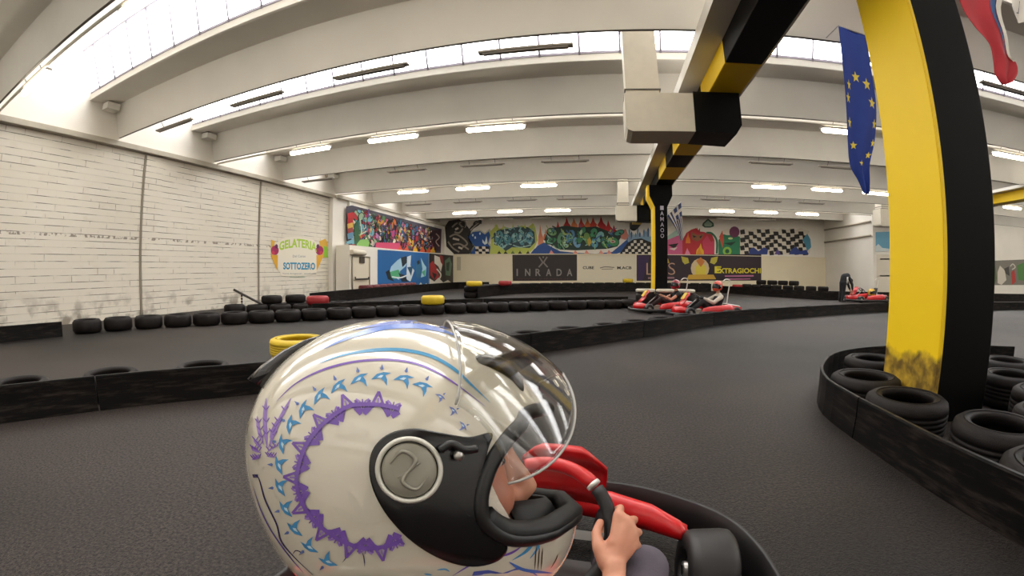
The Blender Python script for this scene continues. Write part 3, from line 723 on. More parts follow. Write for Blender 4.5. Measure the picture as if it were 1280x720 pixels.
# -- green letters with red flames
def d(P):
    for x, y, w, h, c in ((676, 306, 7, 26, 'd98662'), (683, 300, 8, 14, 'cf7a5a'), (698, 292, 8, 16, 'c53a30'), (709, 288, 10, 17, 'b82525'), (718, 286, 9, 14, 'd67a4a'), (727, 287, 9, 16, 'c9453a'), (735, 286, 9, 14, 'd8703e'),
                          (742, 286, 10, 15, 'c73c30'), (752, 288, 12, 18, 'b71f26'), (761, 292, 11, 17, 'c42a2a'), (768, 294, 9, 13, 'b51e25'), (705, 289, 6, 9, 'e0a07a'), (747, 287, 5, 8, 'e2a27c')): flame(P, x, y, w, h, c, -1)
    P.poly([(672, 307), (680, 303), (690, 309), (700, 314), (720, 316), (745, 317), (765, 315), (776, 306), (783, 300), (786, 303), (778, 315), (768, 318), (668, 318), (668, 312)], '2a5190')
    P.poly([(680, 300), (686, 286), (697, 284), (707, 282), (720, 284), (732, 284), (745, 283), (758, 288), (764, 291), (775, 288), (781, 290), (774, 300), (772, 308), (760, 311), (740, 312), (720, 313), (700, 312), (688, 306)], '16332b')
    for i, (x, y, rx, ry, c) in enumerate(((690, 290, 6, 4.4, '6c9a62'), (689, 301, 7, 3.4, '2f7d4d'), (701, 297, 4, 8, '5b8f6e'), (707, 304, 4, 6, '8ab07a'), (713, 296, 5, 9, '4f86b4'), (721, 303, 4.6, 7, '6d9cc0'), (727, 294, 4, 11, '3b7f5b'),
                                          (735, 299, 4.6, 9, '6a8f4a'), (742, 291, 4.4, 6, '3f8f62'), (743, 304, 4.4, 6, '4d8dac'), (750, 296, 5, 7, '7ab0b2'), (756, 303, 4.4, 7, '2f7c4a'), (766, 302, 7.6, 5.6, '3b8a55'), (774, 291, 6, 2.8, '4b9480'))):
        blob(P, x, y, rx, ry, .35*(-1)**i, c, '122721', 'a5c8a4' if i % 3 == 0 else None); P.poly(ell(x+1, y+.6, rx*.3, ry*.36, .3, 8), '173329')
    for i in range(70):
        x, y = rnd.uniform(683, 770), rnd.uniform(286, 309)
        stroke(P, [(x, y), (x+rnd.uniform(-4, 4), y+rnd.uniform(-4, 4)), (x+rnd.uniform(-6, 6), y+rnd.uniform(-6, 6))], rnd.uniform(.6, 1.6), ['14302a', '7fb08c', '2f7450', '9cc4c0', '3a6a9a', '1b3f38', 'a9b86a'][i % 7])
    P.poly([(734, 300), (737, 296), (740, 303), (736, 308)], 'c9a63c')
    P.poly(ell(766, 302, 3.4, 2.0), 'b8b4a0'); P.poly(ell(766, 302, 1.8, 1.0), 'a04a46')
    for x in (686, 716, 730, 748, 758): P.poly([(x, 317.6), (x+3, 312.4), (x+7, 317.6)], 'd78c80')
mural(far, 'graffiti_mural', 'green and blue letter graffiti under red flames in the middle of the far wall', d)
# -- city skyline and little chequered hill behind the slim pillar
def d(P):
    for i in range(16): 
        x = 783+i*2.6; hh = rnd.uniform(6, 17); P.poly([(x, 304), (x, 304-hh), (x+1.2, 303-hh-2), (x+2.4, 304-hh), (x+2.4, 304)], ['5f87ab', '7b9cb8', '45668a', '90abc0'][i % 4])
    P.poly([(790, 296), (826, 296), (826, 302), (788, 303)], '86a4bd')
    P.poly([(774, 318), (784, 304), (792, 299), (802, 298), (814, 303), (820, 318)], '17130f')
    for i in range(11):
        for j in range(5):
            if (i+j) % 2 == 0:
                x, y = 776+i*4.0+j*.5, 300.5+j*3.7
                if (x-796)**2/22.0**2 + (y-318)**2/19**2 < .95: P.poly([(x, y), (x+3.4, y-.4), (x+3.7, y+3), (x+.3, y+3.4)], 'd9d1c2')
    P.poly([(776, 290), (782, 286), (786, 295), (782, 300), (776, 298)], 'c9806e'); P.poly(ell(792, 284, 5, 4.6), '2a2420'); P.poly(ell(790, 281, 1.6, 2.4), 'cfc5b0')
mural(far, 'graffiti_mural', 'blue city skyline graffiti above a small chequered hill, left of the slim pillar', d)
# -- pink and red creatures with spade sign
def d(P):
    P.poly([(833, 318), (833, 300), (842, 294), (850, 293), (853, 300), (853, 318)], 'c55a86'); P.poly([(833, 296), (846, 287), (851, 293), (834, 300)], 'a9c6b8')
    P.poly([(835, 306), (848, 304), (843, 311)], '1a1112'); P.poly([(836, 311), (847, 309), (843, 313)], 'd8c8c4')
    P.poly([(853, 318), (853, 300), (858, 291), (864, 287), (870, 285), (873, 289), (880, 290), (890, 293), (893, 300), (893, 318)], 'b8232f')
    flame(P, 860, 304, 6, 14, 'df7a1e'); flame(P, 875, 318, 10, 14, 'e6b021', 1); flame(P, 874, 318, 6, 9, 'd98f1a'); P.poly([(856, 318), (859, 310), (863, 318)], 'd880a4')
    P.poly([(864, 290), (872, 294), (880, 292), (877, 299), (871, 302), (865, 299)], '8a5634'); P.poly([(866, 294), (871, 296), (867, 297)], '1c120d'); P.poly([(874, 296), (878, 294), (876, 298)], '1c120d')
    P.poly([(870, 290), (871, 284), (873, 288), (875, 285), (875, 291)], 'b3202a')
    P.poly([(878, 302), (884, 294), (889, 303), (892, 300), (893, 318), (880, 318)], 'c8385a'); stroke(P, [(883, 291), (890, 292), (896, 301), (896, 317)], 2.6, '2c6a4c')
    P.poly([(885, 273), (892, 279), (892.5, 283), (888, 284.5), (881, 284.5), (877.5, 282), (878.5, 279)], '39594a'); P.poly([(885, 275.5), (890.5, 280), (889, 283), (881, 283), (880, 280)], '93aa98')
    P.poly([(898, 318), (898, 300), (904, 293), (914, 292), (925, 296), (925, 318)], '217a54'); P.poly([(899, 296), (903, 288), (905, 300), (903, 310)], 'c9543c')
    P.poly(ell(910, 290, 7, 4), 'ddd4c4'); P.poly(ell(918, 290, 6.5, 7), '6b2a52'); P.poly(ell(909, 314, 5.5, 5.5), '8cc04a'); P.poly(ell(909, 314, 2.6, 2.8), '1c5a3a')
    P.poly([(904, 304), (920, 302), (914, 307)], '10372a'); P.poly(ell(913, 298, 3, 1.4), 'c9dc9a')
mural(far, 'graffiti_mural', 'pink, red and green cartoon creature graffiti with a spade sign, right of the slim pillar', d)
# -- big chequered flags
def d(P):
    def top(x): return 288.5 - 2.2*sin((x-925)*.27)*sin((x-925)*.27) - 1.2
    P.poly([(925, 318), (925, 290)] + [(x, top(x)) for x in range(927, 1006, 3)] + [(1012, 289), (1008, 297), (1014, 306), (1012, 317), (1010, 318)], 'd8d0c2')
    nx, ny = 16, 6
    for i in range(nx):
        for j in range(ny):
            if (i+j) % 2 == 0:
                x = 925+i*5.2; y = 287.6+j*5.0 + 1.8*sin(i*1.0); w = 5.6+.6*sin(i+j)
                P.poly([(x, y), (x+w, y-.9*cos(i*1.0)), (x+w+.9, y+5.0), (x+.7, y+5.4)], '15110f')
    for c, pts in (('2a3f86', [(936, 318), (937, 312), (942, 309), (948, 314), (955, 309), (960, 312), (959, 318)]), ('2a3f86', [(986, 318), (989, 312), (995, 308), (1000, 314), (1008, 312), (1011, 318)]), ('5b4a90', [(968, 318), (972, 311), (976, 318)])): P.poly(pts, c)
    P.poly([(1003, 300), (1009, 292), (1013, 299), (1014, 309), (1009, 314), (1006, 305)], '4a8ba8')
mural(far, 'graffiti_mural', 'large wavy black and white chequered flag mural at the right end of the far wall', d)
# -- far wall low boards
def board(f, pts, name, label, cat, col, draw=None, rough=.6):
    """a thin board, 1.2 cm proud of the wall, with its print"""
    e = bpy.data.objects.new(name, None); COL.objects.link(e); tag(e, label, cat)
    bm_ = MB(); fr = [f(*p, 0) for p in pts]; bk = [f(*p, .012) for p in pts]
    bm_.rings([fr, bk]); o = bm_.build('panel', mat('board_' + col, col, rough), e)
    P2 = Painter(f, .0003); P2.h = .0125
    if draw: draw(P2); P2.build('print', e)
    return e
def d(P):
    for s in (1, -1):
        stroke(P, [(679+s*5, 321), (679+s*1.2, 327), (679+s*1.2, 329), (679+s*5.6, 334)], 1.7, '7d7774')
    P.poly([(678, 320.5), (680, 320.5), (679.8, 322.6), (678.2, 322.6)], '7d7774')
    for i, c in enumerate('INRADA'): P.text(c, 646.5+13.1*i, 340.5, 1.6 if c == 'I' else 6.6, -9, '8b8784', .02)
    P.text('WWW.INRADA.IT', 679, 348.6, 66, -1.8, '5a3434')
board(farlow, [(640.5, 318.6), (721.2, 318.2), (721.2, 350.6), (641, 351.2)], 'banner', 'black banner reading INRADA on the cream boarding of the far wall', 'banner', '2a2322', d)
def d(P):
    P.text('CUBE', 735.5, 334.6, 14, -3.6, '2b2622', .03); stroke(P, [(750, 335), (757, 333.6), (768, 334.4)], 1.0, '6c655b'); P.text('sponsor', 758, 336, 12, -1.6, '6c655b') if 0 else stroke(P, [(752, 336.6), (766, 336.2)], .7, '6c655b')
    P.text('M.ACB', 780.5, 334.8, 18, -3.6, '2b2622', .03)
board(farlow, [(724.5, 319), (794, 318.6), (794, 350), (724.5, 351)], 'banner', 'white banner with three small black sponsor marks between the dark banners', 'banner', 'dcd3be', d)
def d(P):
    P.poly([(796, 319.5), (812, 319.5), (804, 350), (796, 350.5)], '35204a')
    P.text('LAS', 826, 336, 36, -15, 'b9917c', -.012); P.poly([(820, 328), (823, 322), (826, 327), (829, 322), (832, 327), (835, 323), (837, 329)], 'c0a038')
    P.text('VEGAS', 827, 347.4, 30, -3, 'a07c80') if 0 else stroke(P, [(810, 347.6), (843, 347.2)], 2.2, '94707c')
    P.poly(ell(875, 335.5, 11.5, 12.5), 'c9b48e'); P.poly(ell(876, 338.5, 7.5, 9), 'd8c545'); P.poly([(870, 326), (876, 321.5), (881, 327), (876, 334)], 'c97a35')
    P.poly([(858, 349.5), (861, 343.5), (874, 343), (892, 343.4), (895, 349)], 'caa037')
    for s, cx in ((1, 855), (-1, 894)): P.poly([(cx-s*3.5, 320.5), (cx+s*5, 322.4), (cx+s*6.5, 328.5), (cx+s*1, 330.5), (cx-s*2, 327)], 'b8ad3e')
    P.text('EXTRAGIOCHI', 923, 338.4, 56, -6.4, 'd9cb2c', .03); P.text('E', 897.5, 337.2, 8.4, -8.6, 'd9cb2c', .03)
    stroke(P, [(906, 345.2), (942, 344.8)], 1.9, 'b56a92'); stroke(P, [(908, 349.0), (938, 348.6)], 1.5, 'b56a92')
board(farlow, [(795.8, 318.6), (951.6, 317.8), (951.6, 350.6), (795.8, 351)], 'banner', 'dark purple banner reading EXTRAGIOCHI in yellow behind the racing karts', 'banner', '2a1a26', d)
# a small door in the boarding, far left of the far wall
tag(board(farlow, [(571, 321), (576, 321), (576, 338), (571, 338)], 'wall_cabinet', 'narrow grey cabinet on the cream boarding in the far left corner', 'cabinet', 'b9ae96'), 'narrow grey cabinet on the cream boarding in the far left corner', 'cabinet')

# -- left wall: crowded colourful mural
def d(P):
    edge_t = lambda x: 254.5 + (x-432)*(286.5-254.5)/(552-432); edge_b = lambda x: 311 + (x-432)*(316.5-311)/(552-432)
    P.poly([(433, 258), (440, edge_t(440)), (552, edge_t(552)), (551, edge_b(551)), (438, edge_b(438)), (433, 300)], '4a4652')
    pal = ['a8323c', 'c4546e', '8d6aa0', 'c98a34', 'd7b63a', '4b8f6a', '3f7fa6', '94475e', 'b57db0', 'd8cdb8', '6a2d3c', '57804a', 'b3467c', '2f5c86', 'd07040', '1f1a20']
    P.poly([(447, 262), (462, 266), (461, 282), (452, 292), (447, 285)], '66a3b4')
    for i in range(330):
        x = rnd.uniform(441, 547); t = rnd.uniform(.14, .86); y = edge_t(x)*(1-t) + edge_b(x)*t; k = 1 - (x-436)/180
        c = pal[int(rnd.random()*len(pal))] if x > 470 else ['a8323c', '66a3b4', '4b7a58', 'c8c2ae', '2f3b33', '93a88a', '7a4258'][int(rnd.random()*7)]
        blob(P, x, y, rnd.uniform(1.4, 3.6)*k, rnd.uniform(2.8, 8.0)*k, rnd.uniform(-.7, .7), c, '241c22' if rnd.random() < .42 else None, 'e6dccb' if rnd.random() < .16 else None)
    for i in range(170):
        x = rnd.uniform(449, 546); t = rnd.uniform(.12, .88); y = edge_t(x)*(1-t) + edge_b(x)*t; k = 1 - (x-436)/190
        stroke(P, [(x, y), (x+rnd.uniform(-3, 3)*k, y+rnd.uniform(-5, 5)*k), (x+rnd.uniform(-4, 4)*k, y+rnd.uniform(-9, 9)*k)], rnd.uniform(.7, 2.2)*k, ['241a20', '8f2733', 'c9bfae', 'd0902e', '6f4f8a', '3c7a92', 'b5486e', '1d1a1e', '9c3a2e', '4f7c4c'][i % 10])
    P.poly([(446, 300), (459, 299), (462, 303), (460, 310.6), (446, 310)], '7fae5c'); P.poly([(443, 280), (448, 274), (450, 300), (443, 309)], '2f5a3a')
    P.poly([(470, 303), (490, 303.4), (500, 304), (500, 312.4), (469, 311.4)], 'c24468'); stroke(P, [(450, 274), (452, 290), (449, 294), (458, 289)], 1.5, 'b9c8ac')
    for x in (500, 508, 519, 528, 536, 541): flame(P, x, edge_b(x)-.2, 6, 8, 'd8a72c' if x % 2 else 'c8502e', 1)
    P.poly([(438, 306), (443, 305), (446, 311), (441, 311)], 'a32a38'); P.poly([(432, 303), (442, 298), (443, 304), (434, 305)], '6aa0b0')
    for y, c in ((270, 'b3292f'), (277, 'a8242c'), (283, 'c9a24a'), (289, '8e3a3c'), (295, '5c86a0')): P.poly([(434, y-3), (441, y-5), (442, y+3), (435, y+4)], c)
    P.poly([(540, 288), (551, 287.5), (550, 314), (543, 313)], '3c2030'); stroke(P, [(545, 292), (549, 297), (545, 302), (549, 308)], 1.3, 'b9a8a0')
mural(leftup, 'graffiti_mural', 'crowded multicoloured graffiti high on the left wall above the blue panel and white door', d)
def d(P):
    P.poly([(472, 312), (536, 316.3), (536, 359.2), (472, 365.4)], '1f62a0')
    P.poly([(486, 343), (489, 333), (497, 325), (504, 321), (510, 325), (507, 333), (500, 339), (499, 350), (492, 346)], '9fc7dd'); P.poly([(487, 340), (498, 337), (502, 344), (494, 349), (487, 346)], '52ab7a')
    P.poly([(501, 322), (508, 320), (509, 328), (503, 334)], '1b2733'); P.poly([(509, 321), (514, 319), (513, 332), (518, 338), (513, 352), (508, 349)], 'cfdbe2'); P.poly([(509, 334), (516, 333), (514, 345)], '27506e')
    P.poly([(482, 340), (487, 337), (489, 346), (493, 352), (485, 349)], '15202a'); P.poly([(498, 341), (506, 344), (510, 352), (502, 352)], '1c2a38'); stroke(P, [(490, 346), (501, 347), (511, 343)], 1.6, 'd8dfe2')
    P.poly([(520, 330), (524, 326), (527, 332), (525, 349), (520, 346)], '2f6d92'); P.poly([(521, 327), (524, 325), (525, 329), (522, 331)], '14202a')
    P.poly([(526, 322), (530, 330), (533, 334), (532, 345), (526, 347), (528, 336)], 'a9d0df'); P.poly([(527, 340), (532, 337), (531, 346)], '4fae86')
    P.poly([(523, 357), (526, 353), (529, 357), (533, 354), (536, 358), (536, 361.5), (524, 362.5)], 'e2ddd2')
mural(leftlow, 'graffiti_mural', 'blue panel mural with pale abstract figures beside the white door on the left', d)
def d(P):
    P.poly([(536.3, 316.5), (566.5, 319.6), (566.5, 357), (536.3, 361)], '2c2624')
    P.poly([(537, 330), (541, 326), (546, 335), (549, 347), (543, 350), (538, 344)], 'a3262c'); P.poly([(543, 319), (551, 322), (553, 331), (551, 340), (548, 333), (543, 329)], 'd9d3c6'); P.poly([(549, 319), (554, 320), (555, 333), (551, 328)], '8e2a2c')
    P.poly([(556, 326), (562, 321), (565, 330), (563, 345), (557, 344)], '5d7a68'); P.poly([(558, 329), (562, 327), (561, 339), (558, 338)], '22362c')
    P.poly([(537, 348), (543, 352), (548, 347), (554, 353), (560, 350), (566, 355), (566.5, 357), (536.3, 361)], 'd8d2c6'); P.poly([(540, 340), (546, 343), (543, 350)], '1c1917'); stroke(P, [(546, 336), (551, 343), (549, 349)], 1.6, 'e0dace')
mural(leftlow, 'graffiti_mural', 'black, red and white graffiti with a green figure in the far left corner below', d)
# ice cream advert painted on the blocks
def d(P):
    P.poly([(346, 303), (356, 297), (372, 295.5), (392, 300), (397, 306), (396, 340), (380, 346), (352, 345), (346, 330)], 'e3dccb')
    for (x0, s) in ((340, 1), (403, -1)):
        P.poly([(x0-s*6.5, 303), (x0-s*3.5, 298.5), (x0+s*4, 301.5), (x0-s*1, 322), (x0-s*6.8, 322)], 'd3a53c'); P.poly([(x0-s*6.8, 309), (x0-s*1.5, 307), (x0-s*1, 321), (x0-s*7, 322.5)], '8cbc3a')
        P.poly([(x0-s*2, 318.5), (x0+s*7.5, 319), (x0+s*7, 338.5)], 'dba635'); P.poly(ell(x0+s*3.6, 313, 5, 5.8), '9d2559'); P.poly(ell(x0+s*5.6, 308, 1.9, 2.8), '5c1c48'); P.poly(ell(x0+s*1.6, 316, 2, 2.4), 'c23a52')
    P.text('GELATERIA', 372.5, 305.5, 47, -11, 'a5c83a', .035, warp=lambda a, b: (a, b + (a/23.5)**2*5.2 - 1.6 + a*.03))
    P.text('Del Corso', 374, 320.2, 16, -3, '6f7c84', .0); P.text('SOTTOZERO', 374, 332.6, 40, -9, '2a86ac', .04, warp=lambda a, b: (a, b + a*.01))
    P.text('Torte Artigianali - semifreddi', 374, 342.2, 42, -2.2, '44546a'); P.text('personalizzate', 372, 346.2, 19, -1.8, '5f9a8a')
mural(masonry, 'painted_sign', 'painted GELATERIA SOTTOZERO sign with two ice cream cones on the white block wall', d, 'sign')
# white door with push bar in the low left block
e = empty('door', 'white emergency door with a dark push bar left of the blue panel', 'door', on_x(452, 341, -9.985))
c = e.location
def dl(u, v, h=0): return on_x(u, v, -9.985+h) - c
MB().rings([[dl(440.5, 320), dl(462, 321.3), dl(462, 366.3), dl(440.5, 368.6)], [dl(440.5, 320, .02), dl(462, 321.3, .02), dl(462, 366.3, .02), dl(440.5, 368.6, .02)]]).build('leaf', mat('door_paint', 'd9d0bc', .5), e)
for a_, b_ in (((440.5, 320.2), (462, 321.4)), ((440.5, 320.2), (440.5, 368)), ((462, 321.4), (462, 366))): MB().tube([dl(*a_, .03), dl(*b_, .03)], .03, 6).build('frame', mat('door_frame', '8f8676', .5), e)
MB().tube([dl(444.2, 346, .09), dl(444.2, 349, .09), dl(461, 348.6, .09), dl(461, 346, .09)], .035, 6).build('push_bar', mat('dark_bar', '2c2723', .4), e)
MB().box(dl(452.5, 324.8, .05), (.06, .35, .28)).build('closer', mat('dark_bar2', '4d463e', .4), e)
MB().tube([dl(439, 315.2, .06), dl(456, 316.6, .06)], .11, 8).build('lamp_box', mat('emergency_lamp', 'cfc7b5', .5), e)
# far right: blue picture, white door, poster
board(farright, [(1094.5, 290.2), (1112, 289.5), (1112, 314), (1094.5, 314.6)], 'picture', 'light blue picture above a white door just left of the near pillar', 'picture', '6aa6c4', lambda P: P.poly([(1094.6, 308), (1098, 305), (1103, 310), (1112, 311), (1112, 314), (1094.6, 314.5)], 'c9d4d6'))
e = board(farright, [(1095.5, 318), (1112, 318), (1112, 372), (1095.5, 372)], 'door', 'white door with dark closer just left of the near pillar', 'door', 'd8d0c0')
o = MB().rings([[farright(*p, 0) for p in ((1100, 323), (1112, 323), (1112, 324.6), (1100, 324.6))], [farright(*p, .012) for p in ((1100, 323), (1112, 323), (1112, 324.6), (1100, 324.6))]]).build('closer', mat('dark_bar2', '4d463e', .4), e)
o = MB().rings([[farright(*p, 0) for p in ((1100, 344), (1112, 344), (1112, 345.6), (1100, 345.6))], [farright(*p, .012) for p in ((1100, 344), (1112, 344), (1112, 345.6), (1100, 345.6))]]).build('push_bar', mat('dark_bar2', '4d463e', .4), e)
def d(P):
    P.poly([(1240, 326), (1290, 324), (1290, 356), (1240, 356.5)], '77736a'); P.poly([(1240, 340), (1244, 330), (1246, 348), (1243, 356), (1240, 356)], '566a3c')
    P.poly([(1247, 340), (1250, 332), (1256, 338), (1258, 350), (1252, 356), (1247, 354)], 'c9c1b4'); P.poly([(1255, 336), (1261, 333), (1262, 345), (1257, 342)], '3c3836'); stroke(P, [(1263, 333), (1266, 330), (1269, 334), (1265, 337)], 1.2, 'c8c2b8')
    P.poly([(1264, 340), (1268, 337), (1270, 352), (1265, 356)], 'b03a34'); P.poly([(1271, 332), (1280, 328), (1290, 330), (1290, 352), (1273, 350)], '4a7a3c')
mural(farright, 'graffiti_mural', 'grey, white and green graffiti on the distant wall right of the near pillar', d)

# ================================================================ hanging flags
def cloth(name, label, rows_, m, grid, colour=None, fold=.03, thick=.004):
    """rows_: list of (left point, right point); folds follow a sine across the width"""
    nu = 28; pts = []
    for i, (a, c_) in enumerate(rows_):
        a = V(a); c_ = V(c_); dirn = (c_-a).normalized(); nrm = V((0, -1, 0)); r = []
        for j in range(nu+1):
            t = j/nu; amp = fold*(.3+.7*i/len(rows_)); r.append(a.lerp(c_, t) + nrm*(amp*sin(t*9+i*.16)) )
        pts.append(r)
    b = MB(); b.rings(pts, loop=False, cap=False); me = b.mesh(name)
    return pts, me
def refine(keys, n):
    L_ = catmull([k[0] for k in keys], n); R2 = catmull([k[1] for k in keys], n); return list(zip(L_, R2))
def flag(name, label, keys, m, decals, fold=.03, hang=(None, None)):
    rows_ = refine(keys, 6); pts, me = cloth(name, label, rows_, m, None, fold=fold)
    e = empty(name, label, 'flag', pts[0][0]); c = e.location.copy()
    for v in me.vertices: v.co -= c
    o = link('cloth', me, m, e, True); s = o.modifiers.new('s', 'SOLIDIFY'); s.thickness = .004
    nr = len(pts)-1; nu = len(pts[0])-1
    def f(u, v, h):           # u, v in 0..1 on the cloth
        x = min(max(u, 0), .9999)*nu; y_ = min(max(v, 0), .9999)*nr; i, j = int(y_), int(x); a, b_ = y_-i, x-j
        p = (pts[i][j]*(1-b_) + pts[i][j+1]*b_)*(1-a) + (pts[i+1][j]*(1-b_) + pts[i+1][j+1]*b_)*a
        return p - c + V((0, -1, 0))*(h+.005)
    if decals:
        P = Painter(f, .0008); decals(P); P.build('emblem', e)
    a_, b_ = V((0, 0, .01)), pts[0][-1]-c+V((0, 0, .01))
    MB().tube([a_, b_], .012, 6).build('rod', STEEL, e)
    for q, h_ in ((a_, hang[0]), (b_, hang[1])):
        if h_ is not None: MB().tube([q, V(h_(c+q))-c], .006, 6).build('cord', STEEL, e)
    return e, f
FB = mat('flag_blue_cloth', '1e3c94', .75, noise=.12, nscale=3)
yf = 5.05
keys = [(on_y(1048, 33, yf), on_y(1083, 46, yf)), (on_y(1052, 75, yf), on_y(1088, 80, yf)), (on_y(1056, 120, yf), on_y(1096, 132, yf)), (on_y(1059, 170, yf), on_y(1094, 175, yf)),
        (on_y(1063, 205, yf), on_y(1087, 205, yf)), (on_y(1074, 225, yf), on_y(1086, 228, yf)), (on_y(1081, 242, yf), on_y(1085, 243, yf))]
def stars(P):
    for k, (u, v) in enumerate(((.42, .235), (.72, .26), (.84, .33), (.93, .42), (.94, .52), (.86, .60), (.52, .665), (.22, .545), (.10, .44), (.08, .34), (.14, .28))):
        w = .13 if .15 < u < .88 else .07; hgt = .026
        P.poly([(u + (w if i % 2 == 0 else w*.42)*sin(i*pi/5), v - (hgt if i % 2 == 0 else hgt*.42)*cos(i*pi/5)) for i in range(10)], 'e6cf4a')
flag('european_flag', 'long blue flag with a ring of yellow stars hanging left of the near pillar', keys, FB, stars, .035, (lambda p: (p.x, 5.45, 4.46), lambda p: (p.x, 5.45, 4.46)))
# red, blue and white flag at the top right corner
y2 = 3.9
keys = [(on_y(1190, -30, y2), on_y(1262, -22, y2)), (on_y(1201, 8, y2), on_y(1250, 10, y2)), (on_y(1216, 33, y2), on_y(1259, 45, y2)), (on_y(1236, 55, y2), on_y(1262, 70, y2)), (on_y(1243, 78, y2), on_y(1269, 78, y2)),
        (on_y(1246, 92, y2), on_y(1270, 92, y2)), (on_y(1254, 106, y2), on_y(1263, 104, y2))]
FR = mat('flag_red_cloth', 'b5202e', .7, noise=.12, nscale=3)
def tri(P):
    N_ = 16
    for a in range(N_):
        v0, v1 = a/N_*.5, (a+1)/N_*.5
        lo0, lo1 = .66+v0*.3, .66+v1*.3
        P.poly([(lo0, v0), (.84, v0), (.84, v1), (lo1, v1)], '2c4f86')
    P.h += .001
    for a in range(N_):
        v0, v1 = a/N_*.66, (a+1)/N_*.66
        P.poly([(.82+v0*.1, v0), (1, v0), (1, v1), (.82+v1*.1, v1)], 'd9d3c8')
flag('red_blue_white_flag', 'red flag with blue and white edge hanging at the top right corner', keys, FR, tri, .04, (lambda p: (p.x, p.y, 6.25), lambda p: (p.x, p.y, 6.25)))
y3 = 4.1
keys = [(on_y(1264, -20, y3), on_y(1300, -20, y3)), (on_y(1264, 4, y3), on_y(1298, 4, y3)), (on_y(1267, 18, y3), on_y(1290, 20, y3)), (on_y(1272, 28, y3), on_y(1282, 30, y3))]
flag('white_flag', 'white cloth tip with a dark band hanging in the extreme top right corner', keys, mat('flag_white_cloth', 'cfc9c0', .75), lambda P: P.poly([(0, .3), (.3, .3), (.3, .62), (0, .62)], '2e2c48'), .03, (lambda p: (p.x, 3.95, 6.26), lambda p: (p.x, 3.95, 6.26)))
# striped flag on the slim pillar
y4 = 13.3
keys = [(on_y(834, 270, y4), on_y(851, 253, y4)), (on_y(839, 277, y4), on_y(852, 266, y4)), (on_y(844, 285, y4), on_y(853, 278, y4)), (on_y(848, 294, y4), on_y(853.5, 290, y4)), (on_y(851, 301, y4), on_y(854, 300, y4))]
def gr(P):
    for i in range(5):
        u0 = i*.2; s = 0 if i < 2 else .34
        n_ = 8
        for a in range(n_):
            v0, v1 = s+(1-s)*a/n_, s+(1-s)*(a+1)/n_; P.poly([(u0, v0), (u0+.11, v0), (u0+.11, v1), (u0, v1)], '23305e')
    for (u0, v0, u1, v1) in ((.44, 0, .66, .14), (.78, 0, 1, .14), (.44, .21, .66, .33), (.78, .21, 1, .33)): P.poly([(u0, v0), (u1, v0), (u1, v1), (u0, v1)], '23305e')
flag('striped_flag', 'blue and white striped flag with a cross hanging beside the slim pillar', keys, mat('flag_white_cloth', 'cfc9c0', .75), gr, .02, (lambda p: (2.015, 13.56, 2.75), lambda p: (2.015, 13.56, 2.95)))
# ================================================================ karts and people
SEATM = mat('black_seat_shell', '0c0b0c', .4)
def rot_to(d):
    return V(d).normalized().to_track_quat('Z', 'Y').to_matrix()
def wheel(parent, x, y, r, w, name, steer=0.0, spin=.0, m=None):
    m = m or RUB2
    ro = Matrix.Translation((x, y, r)) @ Matrix.Rotation(steer, 4, 'Z') @ Matrix.Rotation(pi/2, 4, 'Y')
    e = MB().lathe([(r*.52, -w*.46), (r*.62, -w*.5), (r*.86, -w*.5), (r*.97, -w*.42), (r, -w*.28), (r, w*.28), (r*.97, w*.42), (r*.86, w*.5), (r*.62, w*.5), (r*.52, w*.46), (r*.5, 0)], 40, mtx=ro, closed=True).build(name, m, parent, True)
    MB().lathe([(.018, -w*.5), (.03, -w*.48), (.03, -w*.2), (r*.46, -w*.12), (r*.54, -w*.4), (r*.5, 0), (r*.54, w*.4), (r*.46, w*.2), (.03, w*.3), (.018, w*.5)], 28, mtx=ro).build('rim', STEEL, e, True)
    return e
